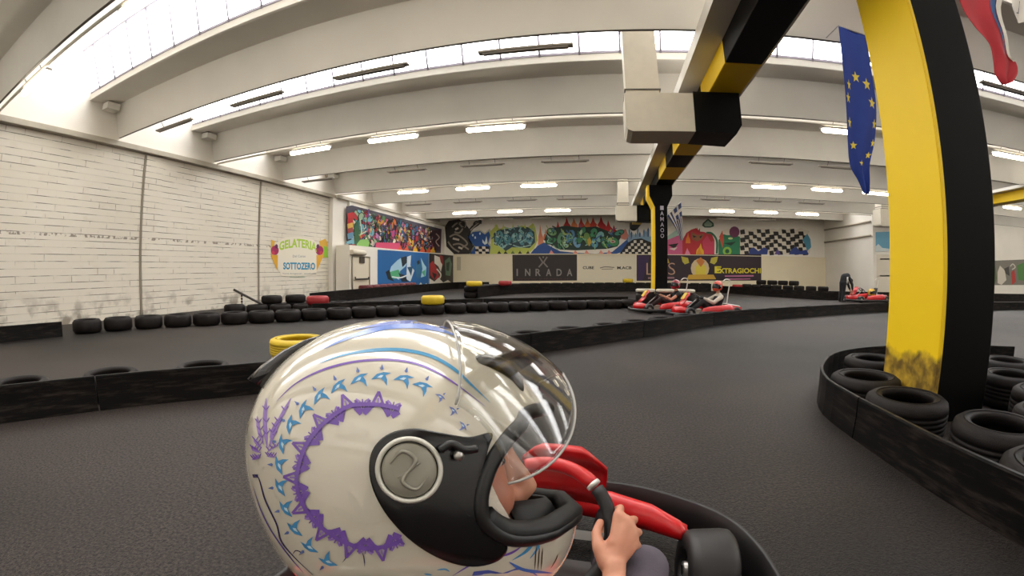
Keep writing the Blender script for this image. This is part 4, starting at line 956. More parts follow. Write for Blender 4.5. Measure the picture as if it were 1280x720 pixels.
def make_kart(label, near=False, numcol=None, pole=True, body=RED):
    e = empty('racing_kart', label, 'kart')
    lip = lambda pts, z0, z1, m, name, t=.03: MB().prism(pts, z0, z1, lambda u, v, d: V((u, v, d))).build(name, m, e)
    # floor tray and frame
    lip([(-.2, 1.0), (.2, 1.0), (.27, .4), (.27, -.05), (-.27, -.05), (-.27, .4)], .035, .05, mat('tray_alloy', '6d6a68', .4, metal=.6), 'floor_tray')
    for s in (-1, 1):
        MB().tube(catmull([(s*.2, 1.08, .07), (s*.26, .8, .065), (s*.33, .4, .065), (s*.33, -.2, .065), (s*.3, -.58, .1)], 5), .016, 8).build('frame_tube', mat('dark_frame', '2b2828', .4, metal=.5), e, True)
    # wrap-round guard
    half = [(0, 1.34), (.22, 1.33), (.42, 1.25), (.585, 1.12), (.675, .93), (.715, .65), (.72, .2), (.72, -.3), (.70, -.60), (.60, -.80), (.35, -.86), (0, -.87)]
    loop = half + [(-x, y) for x, y in half[-2:0:-1]]
    path = catmull([(x, y, 0) for x, y in loop], 5, True); rings = []
    for i, p in enumerate(path):
        d = (path[(i+1) % len(path)]-path[i-1]).normalized(); n = V((d.y, -d.x, 0))
        if n.dot(p) < 0: n = -n
        zz = 1 if near else .62; pr = [(0, .05), (.012, .06), (.028, .12*zz), (.012, .20*zz), (-.004, .225*zz), (-.014, .22*zz), (-.006, .12*zz), (-.016, .055)]
        rings.append([p + n*a + V((0, 0, z)) for a, z in pr])
    MB().rings(rings, closed=True).build('guard_rail', mat('guard_plastic', '171414', .45), e, False)
    # front fairing: swept red wing with rounded thick ends
    sec = []; zl = .085 if near else 0
    for x, y, hw, z0, z1 in ((-.43, .99, .025, .17, .24), (-.40, 1.00, .045, .14, .27), (-.30, 1.07, .055, .12, .29), (-.15, 1.15, .06, .10, .285), (0, 1.18, .065, .10, .28),
                             (.15, 1.15, .06, .10, .285), (.30, 1.07, .055, .12, .29), (.40, 1.00, .045, .14, .27), (.43, .99, .025, .17, .24)):
        sec.append([V((x, y-hw, z0+zl*min(1, (z1-z0)/.15))), V((x, y-hw*1.02, (z0+z1+zl*.8)/2)), V((x, y-hw*.7, z1-.01)), V((x, y-hw*.2, z1)), V((x, y+hw*.4, z1-.03)), V((x, y+hw*.95, (z0+z1+zl*.8)/2)), V((x, y+hw, z0+zl*min(1, (z1-z0)/.15)))])
    MB().rings(sec).build('front_fairing', body, e, True)
    # nose panel (upright shield in front of the steering wheel)
    npts = [(-.155, .0), (-.175, .12), (-.165, .22), (-.10, .305), (.10, .305), (.165, .22), (.175, .12), (.155, .0)]
    def nf(u, v, d):
        bend = -.25*u*u*4; fold = .035 if .12 < v < .2 else 0
        return V((u*(1+.15*v), 1.06 - v*.62 + d + bend*.35, .30 + v*1.0 + d*.2))
    bm_ = MB()
    rows_ = [(0, .11), (.06, .125), (.12, .138), (.15, .14), (.19, .14), (.235, .125), (.275, .085), (.285, .06)]
    dep = {0: .02, .06: .0, .12: -.005, .15: .03, .19: .03, .235: -.01, .275: -.012, .285: .0}
    rings = []
    if not near: rows_ = [(v, hw*1.35) for v, hw in rows_]
    sl = .60 if near else .95
    for v, hw in rows_:
        r = []
        for j in range(13):
            u = -hw + 2*hw*j/12; y = 1.04 - v*sl - u*u*1.2 + dep[v]
            r.append(V((u, y, (.275 if near else .29) + v*(1.02 if near else 1.25))))
        rings.append(r + [p + V((0, .014, .006)) for p in r[::-1]])
    MB().rings(rings).build('nose_panel', body, e, True)
    if numcol:
        q = [V((u, 1.04 - v*sl - u*u*1.2 + .052, (.275 if near else .29) + v*(1.02 if near else 1.25))) for u, v in ((-.11, .14), (.11, .14), (.10, .27), (-.10, .27))]
        MB().rings([q, [p + V((0, .008, .004)) for p in q]]).build('number_plate', mat('plate_' + numcol, numcol, .5), [c for c in e.children if c.name.startswith('nose_panel')][0])
    # side pods
    hk_ = 1 if near else 1.35
    for s in (-1, 1):
        sec = []
        for y, w, h in ((.56, .05, .10), (.50, .10, .16), (.3, .13, .19), (0, .14, .21), (-.25, .13, .23), (-.42, .07, .17)):
            cx = s*.52
            sec.append([V((cx-w, y, .075)), V((cx-w, y, .05+h*hk_*.7)), V((cx-w*.6, y, .05+h*hk_)), V((cx+w*.6, y, .05+h*hk_*.94)), V((cx+w, y, .05+h*hk_*.6)), V((cx+w*1.02, y, .075))])
        MB().rings(sec).build('side_pod', body, e, True)
    # seat
    sec = []
    for (y, z, hw, dp) in ((.20, .13, .14, .015), (.10, .075, .17, .05), (-.05, .065, .19, .09), (-.18, .12, .20, .13), (-.26, .25, .20, .13), (-.32, .40, .19, .10), (-.37, .55, .15, .05), (-.385, .60, .10, .02)):
        r = []
        for j in range(13):
            a = -1 + 2*j/12; c_ = abs(a)**3*dp
            r.append(V((a*hw, y + c_*.9, z + c_*.35)))
        sec.append(r)
    o = MB().rings(sec, loop=False, cap=False).build('seat', SEATM, e, True); md = o.modifiers.new('s', 'SOLIDIFY'); md.thickness = .012
    # wheels, axle, engine, tank
    st = .12
    for s in (-1, 1):
        wheel(e, s*.50, .90, .138, .165, 'front_wheel', st); wheel(e, s*.53, -.50, .14, .19, 'rear_wheel')
    MB().tube([(-.5, -.5, .14), (.5, -.5, .14)], .02, 10).build('rear_axle', STEEL, e, True)
    en = MB().box((.34, -.30, .24), (.17, .22, .22), bev=.02).build('engine', mat('engine_alloy', '6f6d6a', .45, metal=.5), e)
    b = MB()
    for k in range(6): b.box((.34, -.30, .36+.018*k), (.15, .19, .008))
    b.build('cooling_fins', mat('engine_alloy', '6f6d6a', .45, metal=.5), en)
    MB().tube([(.36, -.42, .3), (.30, -.62, .3), (-.1, -.72, .26), (-.3, -.72, .26)], [.022, .03, .045, .045], 12).build('exhaust', STEEL, e, True)
    MB().box((0, .46, .13), (.15, .2, .15), bev=.02).build('fuel_tank', mat('tank_plastic', 'cfcabb', .5), e)
    for s in (-1, 1):
        MB().tube([(s*.16, 1.0, .06), (s*.16, .93, .2), (s*.12, .93, .2)], .009, 8).build('pedal', STEEL, e, True)
    # rear bodywork
    sec = [[V((s*.44, -.60, .14)), V((s*.44, -.74, .14)), V((s*.42, -.74, .26)), V((s*.42, -.60, .30))] for s in (-1, 1)]
    MB().rings(sec).build('rear_panel', body, e)
    if pole:
        pth = catmull([(.28, -.62, .28), (.28, -.66, .6), (.26, -.70, .90), (.24, -.66, .98), (.20, -.52, .99), (.16, -.42, .93)], 6)
        MB().tube(pth, .018, 8).build('rear_hoop', mat('white_tube', 'd5d2cc', .5), e, True)
    # steering
    c = V((.035, .455, .545)) if near else V((0, .46, .50))
    nrm = V((0, -sin(R(50)), cos(R(50)))).normalized() if near else V((0, -.62, .78)).normalized()
    u_ = V((0, nrm.z, -nrm.y)); r_ = V((1, 0, 0)); rr = .152
    pt = lambda a, rad=rr, off=0: c + (r_*cos(a) + u_*sin(a))*rad + nrm*off
    MB().tube([c - nrm*.02, V((0, .95, .10))], .011, 8).build('steering_column', STEEL, e, True)
    sw = MB().tube([pt(a) for a in [R(112 + 180*i/24) for i in range(25)]], .0145, 12).build('steering_wheel', mat('wheel_grip', '141214', .55), e, True) if near else \
         MB().tube([pt(2*pi*i/36) for i in range(36)], .014, 10, closed=True).build('steering_wheel', BPL, e, True)
    if near:
        MB().tube([pt(R(a)) for a in range(-70, 50, 6)], .0155, 14).build('grip', mat('wheel_grip', '141214', .55, bump=.2), sw, True)
        MB().tube([pt(R(a)) for a in (47, 50)], .0168, 14).build('band', mat('silver_band', 'd8d4ce', .35, metal=.3), sw, True)
        MB().tube([pt(R(a)) for a in range(50, 116, 3)], .0165, 14).build('red_rim', body, sw, True)
    for a in (0, 180, 270):
        MB().box(c.lerp(pt(R(a)), .5), (.03 if a == 270 else rr, .02 if a != 270 else rr, .006), rot=Matrix((r_, u_, nrm)).transposed()).build('spoke', mat('spoke_alloy', '8b8988', .35, metal=.8), sw)
    MB().lathe([(0, -.012), (.045, -.012), (.05, 0), (.045, .02), (0, .02)], 20, mtx=Matrix.Translation(c) @ rot_to(nrm).to_4x4()).build('hub', BPL, sw, True)
    return e, (c, nrm, u_, rr)

# ---------------------------------------------------------------- helmet
def lerp_tab(tab, x):
    for (a, b_), (c, d) in zip(tab, tab[1:]):
        if a <= x <= c:
            t = (x-a)/(c-a); t = t*t*(3-2*t) if False else t; return b_ + (d-b_)*t
    return tab[-1][1]
PROF = [(0, .166), (12, .160), (25, .150), (40, .143), (55, .140), (70, .140), (90, .141), (110, .146), (130, .154), (150, .163), (165, .169), (180, .170), (195, .167), (210, .166),
        (225, .171), (240, .173), (255, .166), (268, .160), (280, .160), (292, .168), (303, .186), (314, .197), (325, .198), (336, .192), (348, .179), (360, .166)]
def prof_r(al):
    al %= 360; s = 0
    for k in (-8, -4, 0, 4, 8): s += lerp_tab(PROF, (al+k) % 360)
    return s/5
HW = .128
def hsurf(al, t, k=1.0):
    """al degrees in the side plane (0 front, 90 top), t 0..pi from the wearer's right hinge to the left one"""
    s = max(sin(t), 0)**.86; r = prof_r(al)*s*k
    return V((r*cos(R(al)), -HW*k*cos(t)*(1-.06*s), r*sin(R(al))))
def helmet_shell(na=144, nt=64):
    b = MB(); rings = []
    vs = []
    for j in range(1, nt):
        vs.append([b.bm.verts.new(hsurf(360*i/na, pi*j/nt)) for i in range(na)])
    p0, p1 = b.bm.verts.new(hsurf(0, 0)), b.bm.verts.new(hsurf(0, pi))
    for j in range(len(vs)-1):
        for i in range(na):
            f = b.bm.faces.new((vs[j][i], vs[j][(i+1) % na], vs[j+1][(i+1) % na], vs[j+1][i])); f.smooth = True
    for i in range(na):
        b.bm.faces.new((p0, vs[0][(i+1) % na], vs[0][i])).smooth = True; b.bm.faces.new((p1, vs[-1][i], vs[-1][(i+1) % na])).smooth = True
    return b
def apply_mods(o):
    dg = bpy.context.evaluated_depsgraph_get(); dg.update()
    me = bpy.data.meshes.new_from_object(o.evaluated_get(dg)); old = o.data; o.modifiers.clear(); o.data = me; return o
def hidden_cutter(mb):
    me = mb.mesh('cut'); o = bpy.data.objects.new('cut', me); COL.objects.link(o); return o
def bool_cut(o, cutters):
    for c in cutters:
        m = o.modifiers.new('b', 'BOOLEAN'); m.operation = 'DIFFERENCE'; m.object = c; m.solver = 'EXACT'
    apply_mods(o)
PORT = [(.064, -.046), (.056, -.032), (.057, -.012), (.068, .013), (.090, .036), (.122, .053), (.30, .069), (.30, -.050), (.16, -.054), (.12, -.060), (.085, -.058)]
# ---------------------------------------------------------------- helmet builder, local frame x front, y left, z up
def ysurf(x, z, k=1.0, side=-1):
    al = math.degrees(atan2(z, x)); r = hypot(x, z); s = r/(prof_r(al)*k)
    if s >= 1: return None
    t = math.asin(min(1, s**(1/.86))); return side*HW*k*cos(t)*(1-.06*s)
def port_loop(k=1.0, shrink=0.0):
    pts = []; cx, cz = .14, .0
    P_ = [(x + (cx-x)*shrink if x < .2 else x, z + (cz-z)*shrink) for x, z in PORT]
    # from the lower front edge backwards, around the rear corner and forwards along the brow
    seq = [P_[7], P_[8], P_[9], P_[10], P_[0], P_[1], P_[2], P_[3], P_[4], P_[5], P_[6]]
    sm = catmull([V((x, z, 0)) for x, z in seq], 8)
    near = []
    for p in sm:
        y = ysurf(p.x, p.y, k)
        if y is not None: near.append(V((p.x, y, p.y)))
    return near + [V((p.x, -p.y, p.z)) for p in near[::-1]]
def patch(poly, k0, k1, side=-1, name='p', m=None, parent=None, sub=5):
    """a plate lying on the shell: polygon in the side plane, filled as a fan of rings"""
    cx = sum(p[0] for p in poly)/len(poly); cz = sum(p[1] for p in poly)/len(poly)
    sm = catmull([V((x, z, 0)) for x, z in poly], 5, True); rings0 = []; n = len(sm)
    def sp(x, z, k):
        y = ysurf(x, z, k, side); 
        if y is None: y = 0
        return V((x, y, z))
    top = [[sp(cx+(p.x-cx)*f, cz+(p.y-cz)*f, k1) for p in sm] for f in [.001] + [i/sub for i in range(1, sub)] + [.97]]
    edge = [[sp(p.x, p.y, k1-.004) for p in sm], [sp(p.x, p.y, k0) for p in sm]]
    return MB().rings(top + edge, cap=False).build(name, m, parent, True)
def make_helmet(label, shellm, hero=True, F=None, loc=(0, 0, 0), mtx=None, trimm=BPLG):
    e = empty('racing_helmet', label, 'helmet')
    if mtx is not None: e.matrix_world = mtx
    sh = helmet_shell(144 if hero else 48, 64 if hero else 24).build('shell', shellm, e, True)
    sh.parent = None
    md = sh.modifiers.new('s', 'SOLIDIFY'); md.thickness = .007; md.offset = -1
    apply_mods(sh)
    cut = []
    sm = catmull([V((x, z, 0)) for x, z in PORT], 6, True)
    cut.append(hidden_cutter(MB().prism([(p.x, p.y) for p in sm], -.3, .3, lambda u, v, d: V((u, d, v)))))
    cut.append(hidden_cutter(MB().lathe([(.0, -.3), (1, -.3), (1, -.115), (.0, -.115)], 40, mtx=Matrix.Translation((-.005, 0, 0)) @ Matrix.Diagonal((.118, .098, 1, 1)))))
    bool_cut(sh, cut)
    li = helmet_shell(96 if hero else 40, 44 if hero else 20)
    bmesh.ops.scale(li.bm, vec=(.945, .93, .945), verts=li.bm.verts)
    lo = li.build('liner', mat('black_liner_foam', '0c0b0c', .8, spec=.1), None, True)
    md = lo.modifiers.new('s', 'SOLIDIFY'); md.thickness = .016; md.offset = -1; apply_mods(lo)
    bool_cut(lo, cut)
    for c in cut: bpy.data.objects.remove(c)
    sh.parent = e; lo.parent = e
    for o in (sh, lo):
        for p in o.data.polygons: p.use_smooth = True
    # rubber seal round the eye port and the thick roll on the chin bar
    loop = port_loop(1.0); MB().tube(loop, .0068, 10, closed=True).build('port_seal', BPL, e, True)
    low = [p for p in loop if p.z < -.045]
    low = [p for p in loop if p.y < 0 and p.z < -.042]; low2 = [p for p in loop if p.y >= 0 and p.z < -.042]
    path = low[::-1] + low2[::-1] if False else sorted(low, key=lambda p: p.x) + sorted(low2, key=lambda p: -p.x)
    path = [V((p.x*.985, p.y*.97, p.z+.006)) for p in path[::2]]
    MB().tube(path, .0098, 12).build('chin_roll', mat('soft_black_rubber', '111011', .55), e, True)
    bg_ = [[V((.128+.0*a, -.05+.1*j/12, -.052)) + V((.03*(1-((j-6)/6)**2), 0, 0)) for j in range(13)], [V((.112, -.045+.09*j/12, -.022)) + V((.026*(1-((j-6)/6)**2), 0, 0)) for j in range(13)]] if False else None
    sec = []
    for z, xo, hw in ((-.076, .160, .056), (-.060, .160, .054), (-.046, .152, .044), (-.040, .146, .034)):
        sec.append([V((xo - .055*(2*j/14-1)**2, hw*(2*j/14-1), z)) for j in range(15)])
    o = MB().rings(sec, loop=False, cap=False).build('breath_guard', mat('soft_black_rubber', '111011', .55), e, True); md = o.modifiers.new('s', 'SOLIDIFY'); md.thickness = .004
    # pivot plates, rings and discs
    for side in (-1, 1):
        pl = [(-.030, 0), (-.027, .015), (-.016, .026), (.002, .031), (.022, .029), (.045, .0265), (.064, .030), (.060, .015), (.056, -.010), (.058, -.034), (.068, -.054), (.080, -.064), (.073, -.076), (.052, -.080), (.028, -.073), (.005, -.058), (-.014, -.038), (-.026, -.018)]
        patch(pl, .985, 1.022, side, 'pivot_plate', trimm, e)
        y0 = side*HW*1.018
        mt = Matrix.Translation((0, y0, 0)) @ Matrix.Rotation(-side*pi/2, 4, 'X')
        MB().lathe([(.0212, -.002), (.0212, .004), (.0222, .0062), (.0240, .0062), (.0250, .004), (.0250, -.002)], 48, mtx=mt, closed=True).build('pivot_ring', mat('pivot_ring_silver', 'c9c6bb', .3, metal=.2), e, True)
        d = MB().lathe([(0, -.002), (.0205, -.002), (.0205, .0042), (.019, .0052), (.010, .0056), (0, .0056)], 40, mtx=mt).build('pivot_disc', mat('pivot_disc_grey', '8d897d', .32, metal=.35), e, True)
        yy = y0 + side*.0056
        for sgn in (1, -1):
            pth = catmull([V((sgn*-.014, yy, sgn*.004)), V((sgn*-.006, yy+side*.0006, sgn*.0135)), V((sgn*.004, yy+side*.001, sgn*.009)), V((sgn*.001, yy+side*.0006, sgn*.001)), V((sgn*-.008, yy, sgn*-.006))], 6)
            MB().tube(pth, [.0004 + .0014*sin(pi*i/(len(pth)-1)) for i in range(len(pth))], 8).build('ridge', mat('pivot_disc_grey', '8d897d', .32, metal=.35), d, True)
        if hero:
            MB().tube(catmull([V((.022, yy, .016)), V((.030, yy-side*.001, .021)), V((.040, yy-side*.002, .017)), V((.050, yy-side*.004, .018))], 5), .0032, 8).build('lock_lever', BPL, e, True)
            MB().sphere((.036, yy-side*.002, .0125), .0042, 12).build('screw', STEEL, e, True)
    # visor, raised
    if hero:
        def a0(t): x = min(t, pi-t); x = x/(pi/2); return -20 + (VIS0+20)*min(1, (x/.78))**1.1
        rows_ = []
        nt, na = 48, 22
        for j in range(nt+1):
            t = R(20) + R(140)*j/nt; lo_ = a0(t); hi_ = VIS1 - 22*abs(2*j/nt-1)**2.5
            rr_ = []
            for i in range(na+1):
                al = lo_ + (hi_-lo_)*i/na
                p = hsurf(10+ (al-VIS0)*.72, t, 1.03+.125*sin(t)**2*max(0, (VIS1-al)/(VIS1-VIS0))**.7)    # shape of the band over the port, swung up round the pivot
                a_ = R(al - (10 + (al-VIS0)*.72)); p = V((p.x*cos(a_)-p.z*sin(a_), p.y, p.x*sin(a_)+p.z*cos(a_)))
                rr_.append(p)
            rows_.append(rr_)
        vo = MB().rings(rows_, loop=False, cap=False).build('visor', MAT_VISOR, e, True)
        md = vo.modifiers.new('s', 'SOLIDIFY'); md.thickness = .0018
        edge = [r[0] for r in rows_]
        MB().tube(edge, .0012, 6).build('visor_edge', mat('clear_edge', 'a5a39e', .2), vo, True)
        edge = [r[-1] for r in rows_]; MB().tube(edge, .0012, 6).build('visor_edge', mat('clear_edge', 'a5a39e', .2), vo, True)
    else:
        rows_ = [[hsurf(VIS0*0 - 18 + 40*i/8, R(28)+R(124)*j/20, 1.03) for i in range(9)] for j in range(21)]
        MB().rings(rows_, loop=False, cap=False).build('visor', mat('dark_visor', '15131a', .15), e, True)
    return e
VIS0, VIS1 = 31, 79

# ---------------------------------------------------------------- near kart and driver
KROT = R(-5); K0 = V((-.185, .365, 0))
KM = Matrix.Translation(K0) @ Matrix.Rotation(KROT, 4, 'Z')
kart, (sc_, sn_, su_, srr) = make_kart('red racing kart in the foreground driven by the person in the white helmet', near=True, pole=False)
kart.matrix_world = KM
# helmet pose
HC = V((-.188, .376, .910)); FA = R(64); ROLLH = R(20); PITCHH = R(-6)
Fv = V((sin(FA), cos(FA), 0)); Rv = V((cos(FA), -sin(FA), 0)); Zv = V((0, 0, 1))
R2_ = Rv*cos(ROLLH) + Zv*sin(ROLLH); U2 = Zv*cos(ROLLH) - Rv*sin(ROLLH)
F2 = (Fv*cos(PITCHH) + U2*sin(PITCHH)).normalized(); U3 = R2_.cross(F2).normalized()
HM = Matrix((F2, -R2_, U3)).transposed().to_4x4(); HM.translation = HC
shellM = mat('pearl_white_helmet', 'cbc4b4', .12, coat=1.0, spec=.6)
helmet = make_helmet('large glossy white full-face helmet with purple lace and blue pattern, clear visor raised', shellM, True, mtx=HM)
bpy.context.view_layer.update()
hsh = [c for c in helmet.children if c.name.startswith('shell')][0]
_bv = BVHTree.FromPolygons([HM @ v.co for v in hsh.data.vertices], [tuple(p.vertices) for p in hsh.data.polygons])
HI = HM.inverted()
_last = [None]
def onh(u, v, h):
    d = ray(u, v); hit = _bv.ray_cast(EYE, d)
    if hit[0] is None:
        near = _bv.find_nearest(EYE + d*.42); loc, n = near[0], near[1]
    else: loc, n = hit[0], hit[1]
    if n.dot(d) > 0: n = -n
    return HI @ (loc + n*(h + .0004))
def hdecal(name, draw):
    P = Painter(onh, .000008); draw(P); o = P.build(name, hsh)
    return o
def hstroke(P, pts, w, col, taper=True):
    path = catmull([V((a, b, 0)) for a, b in pts], 8); n = len(path); P.h += P.step; L_ = []
    for i, p in enumerate(path):
        d = (path[min(i+1, n-1)] - path[max(i-1, 0)]).normalized(); t = i/(n-1)
        ww = w*.5*(min(1, .12+3*min(t, 1-t)) if taper else 1); L_.append(((p.x-d.y*ww, p.y+d.x*ww), (p.x+d.y*ww, p.y-d.x*ww)))
    for i in range(n-1):
        f = P.bm.faces.new([P.bm.verts.new(P.f(*q, P.h)) for q in (L_[i][0], L_[i+1][0], L_[i+1][1], L_[i][1])]); f.material_index = P.mi(col, .2)
PUR, PUR2, BLU, BLU2 = '7454a8', '9276bc', '3f86b8', '5c96c8'
def d(P):   # lace ring: spiky leaf pairs along the arc, drawn as open outlines
    arc = [(500, 512), (484, 508), (460, 506), (438, 508), (417, 520), (399, 536), (384, 556), (375, 580), (372, 604), (379, 628), (392, 648), (410, 664), (432, 677), (456, 684), (482, 682), (503, 674)]
    path = catmull([V((a, b, 0)) for a, b in arc], 8); n = len(path)
    L_ = [0]
    for a, b_ in zip(path, path[1:]): L_.append(L_[-1]+(b_-a).length)
    N_ = 19; cx, cy = 455, 598
    def at(s):
        s = max(0, min(L_[-1]-.01, s))
        for i in range(n-1):
            if L_[i+1] >= s: t = (s-L_[i])/(L_[i+1]-L_[i]); p = path[i].lerp(path[i+1], t); dd = (path[i+1]-path[i]).normalized(); return p, dd
    step = L_[-1]/N_
    for k in range(N_):
        p, dd = at((k+.5)*step); nn = V((-dd.y, dd.x, 0)); 
        if nn.dot(V((cx, cy, 0))-p) > 0: nn = -nn       # outwards
        q = lambda a, b_: ((p+dd*a+nn*b_).x, (p+dd*a+nn*b_).y)
        hs = step*.5; big = k % 2
        hstroke(P, [q(-hs, -4), q(-hs*.2, 2 if big else -12)], 5.0, PUR, False); hstroke(P, [q(hs, -4), q(hs*.2, 2 if big else -12)], 5.0, PUR, False)
        if big:
            for s in (-1, 1): hstroke(P, [q(s*hs*.9, -3), q(s*hs*.55, 5), q(0, 17)], 3.2, PUR, False)
            hstroke(P, [q(0, 3), q(0, 9)], 2.4, PUR2, False)
        else:
            for s in (-1, 1):
                hstroke(P, [q(0, -9), q(s*hs*.55, -2), q(s*hs*.95, 6)], 3.6, PUR, False); hstroke(P, [q(0, -2), q(s*hs*.4, 4), q(s*hs*.9, 7)], 2.4, PUR2, False)
            hstroke(P, [q(0, -8), q(0, 7)], 1.5, PUR, False); P.poly([q(-2, 2), q(0, 5.4), q(2, 2), q(0, -1)], PUR)
    hstroke(P, arc, 5.0, PUR, False)
hdecal('purple_lace_graphic', d)
def d(P):   # ring of small blue birds
    pts = [(568, 516, 70), (566, 520, 60)] and [(578, 533, 75), (566, 514, 65), (550, 497, 50), (528, 484, 30), (505, 475, 15), (477, 472, 3), (450, 475, -12), (424, 484, -25), (401, 496, -38), (381, 512, -50), (365, 531, -62), (355, 555, -75),
           (351, 581, -88), (352, 608, -98), (359, 635, -108), (370, 660, -118), (388, 682, -128), (411, 700, -138)]
    for i, (x, y, a) in enumerate(pts):
        k = .66 if i < 3 else 1.18; a = R(a)
        q = lambda u, v: (x + (u*cos(a) - v*sin(a))*k, y + (u*sin(a) + v*cos(a))*k)
        P.poly([q(-11, 3), q(-5, -3.4), q(2, -5.6), q(10, -5), q(4, -2.4), q(6, 2), q(6, 9), q(3, 4), q(-1, 1)], BLU if i > 2 else '6a78b0')
        P.poly([q(-5, .6), q(-1, -2.4), q(2, -2.4), q(0, .4)], 'b9d2de'); P.poly([q(-2, -9), q(0, -14), q(1.6, -9), q(0, -7.6)], '5a6fa8')
hdecal('blue_bird_graphic', d)
def d(P):
    hstroke(P, [(346, 502), (368, 481), (400, 464), (440, 453), (484, 450), (520, 455), (552, 469), (580, 488), (606, 508)], 2.8, PUR)
    hstroke(P, [(400, 454), (430, 444), (468, 438), (505, 438), (540, 446), (568, 462), (592, 484), (612, 503)], 4.2, '4f93bd')
    hstroke(P, [(405, 436), (440, 421), (480, 410), (520, 408), (550, 413), (575, 422)], 6.0, '5a78c0')
    hstroke(P, [(440, 413), (490, 404), (530, 404), (560, 411)], 4.0, '4c63b0')
hdecal('curved_stripes', d)
def d(P):   # leafy tufts at the back
    for x0, y0, x1, y1, w in ((334, 558, 333, 498, 5), (336, 560, 364, 498, 4.5), (330, 556, 322, 520, 4), (338, 548, 352, 520, 3.5), (328, 560, 318, 548, 3), (327, 566, 315, 560, 2.6), (326, 572, 316, 575, 2.2), (334, 566, 350, 556, 1.4), (334, 570, 346, 572, 1)):
        hstroke(P, [(x0, y0), ((x0+x1)/2-2, (y0+y1)/2), (x1, y1)], w, PUR2)
        for t in (.25, .5, .75):
            xm, ym = x0+(x1-x0)*t, y0+(y1-y0)*t; hstroke(P, [(xm, ym), (xm-5, ym-6)], 1.5, PUR); hstroke(P, [(xm, ym), (xm+4, ym-6)], 1.3, PUR)
hdecal('purple_leaf_graphic', d)
def d(P):   # fine dark scrolls and the strokes on the jaw
    hstroke(P, [(318, 594), (324, 598), (332, 625), (346, 655), (352, 676), (368, 696), (392, 719)], 2.0, '3a3158'); P.poly([(316, 593), (323, 593), (323, 597), (317, 597)], '3a3158')
    hstroke(P, [(317, 608), (326, 636), (340, 664), (362, 695), (380, 716)], 1.6, '5a4a90')
    hstroke(P, [(366, 693), (370, 688), (376, 690), (374, 694)], 1.2, '3a3158'); hstroke(P, [(428, 703), (434, 695), (436, 688)], 1.2, '3a3158'); hstroke(P, [(456, 708), (455, 697), (453, 690)], 1.2, '3a3158')
    hstroke(P, [(566, 719), (600, 700), (636, 692), (655, 680)], 3.0, PUR); hstroke(P, [(640, 700), (656, 690), (668, 678), (672, 684), (662, 698)], 4.0, BLU)
    P.poly([(592, 714), (610, 712), (628, 716), (650, 708), (668, 716), (672, 719), (590, 719)], '4a55a8'); hstroke(P, [(636, 702), (655, 712), (690, 716)], 4, '4a6cb8')
    for x in (668, 672, 676): hstroke(P, [(x, 712), (x+1, 696), (x-2+4, 684)], 1.3, '4a3c2c')
    hstroke(P, [(688, 710), (694, 700), (697, 692)], 1.2, '5a4a34'); hstroke(P, [(546, 712), (556, 711), (562, 714)], 2.0, BLU2); hstroke(P, [(530, 717), (540, 718)], 2, BLU2)
    hstroke(P, [(570, 680), (610, 686), (660, 677), (712, 655)], 1.6, 'efe9d0')
hdecal('scroll_and_jaw_graphic', d)
# soft grey flower shade printed on the side
def d(P):
    for a in range(5):
        t = R(200 + a*32); hstroke(P, [(462, 655), (462+26*cos(t), 655+26*sin(t)), (462+52*cos(t+.12), 655+48*sin(t+.12))], 9, 'c3bdae')
hdecal('grey_petal_graphic', d)
# forehead vent and rear spoiler, standing on the shell
def hp(al, t, k=1.0): return hsurf(al, t, k)
def vent(pts, wid, hei, name, m):
    path = [V(onh(a, b_, 0)) for a, b_ in pts]; sm = catmull(path, 6); n = len(sm); sec = []
    for i, p in enumerate(sm):
        d_ = (sm[min(i+1, n-1)] - sm[max(i-1, 0)]).normalized(); nn = p.normalized(); sd = d_.cross(nn).normalized(); t = i/(n-1); k_ = max(.08, sin(pi*min(1, .04+t*.96))**.6)
        sec.append([p + sd*(wid*k_*cos(pi*j/10)) + nn*(hei*k_*sin(pi*j/10) - .002) for j in range(11)])
    return MB().rings(sec).build(name, m, helmet, True)
vent([(596, 450), (612, 452), (630, 461), (644, 474), (654, 490)], .012, .010, 'forehead_vent', mat('vent_black', '1b191b', .25, coat=.5))
MB().tube([hsurf(33, pi/2, 1.0), hsurf(30, pi/2, 1.07)], .004, 8).build('visor_tab', BPL, helmet, True)
sec = []
for al, o_, th in ((130, .000, .001), (137, .005, .004), (145, .010, .005), (154, .016, .005), (160, .020, .003)):
    r_ = []
    for j in range(13):
        a = -1 + 2*j/12; p = hsurf(al, pi/2 + a*.30, 1.0); n = V((p.x, p.y, p.z)).normalized(); r_.append(p + n*(o_*(1-.35*abs(a)**3)))
    sec.append(r_ + [hsurf(al, pi/2 + (1-2*j/12)*.30, .985) for j in range(13)])
MB().rings(sec).build('rear_spoiler', mat('smoked_spoiler', '1d1b1f', .18, coat=.6), helmet, False)

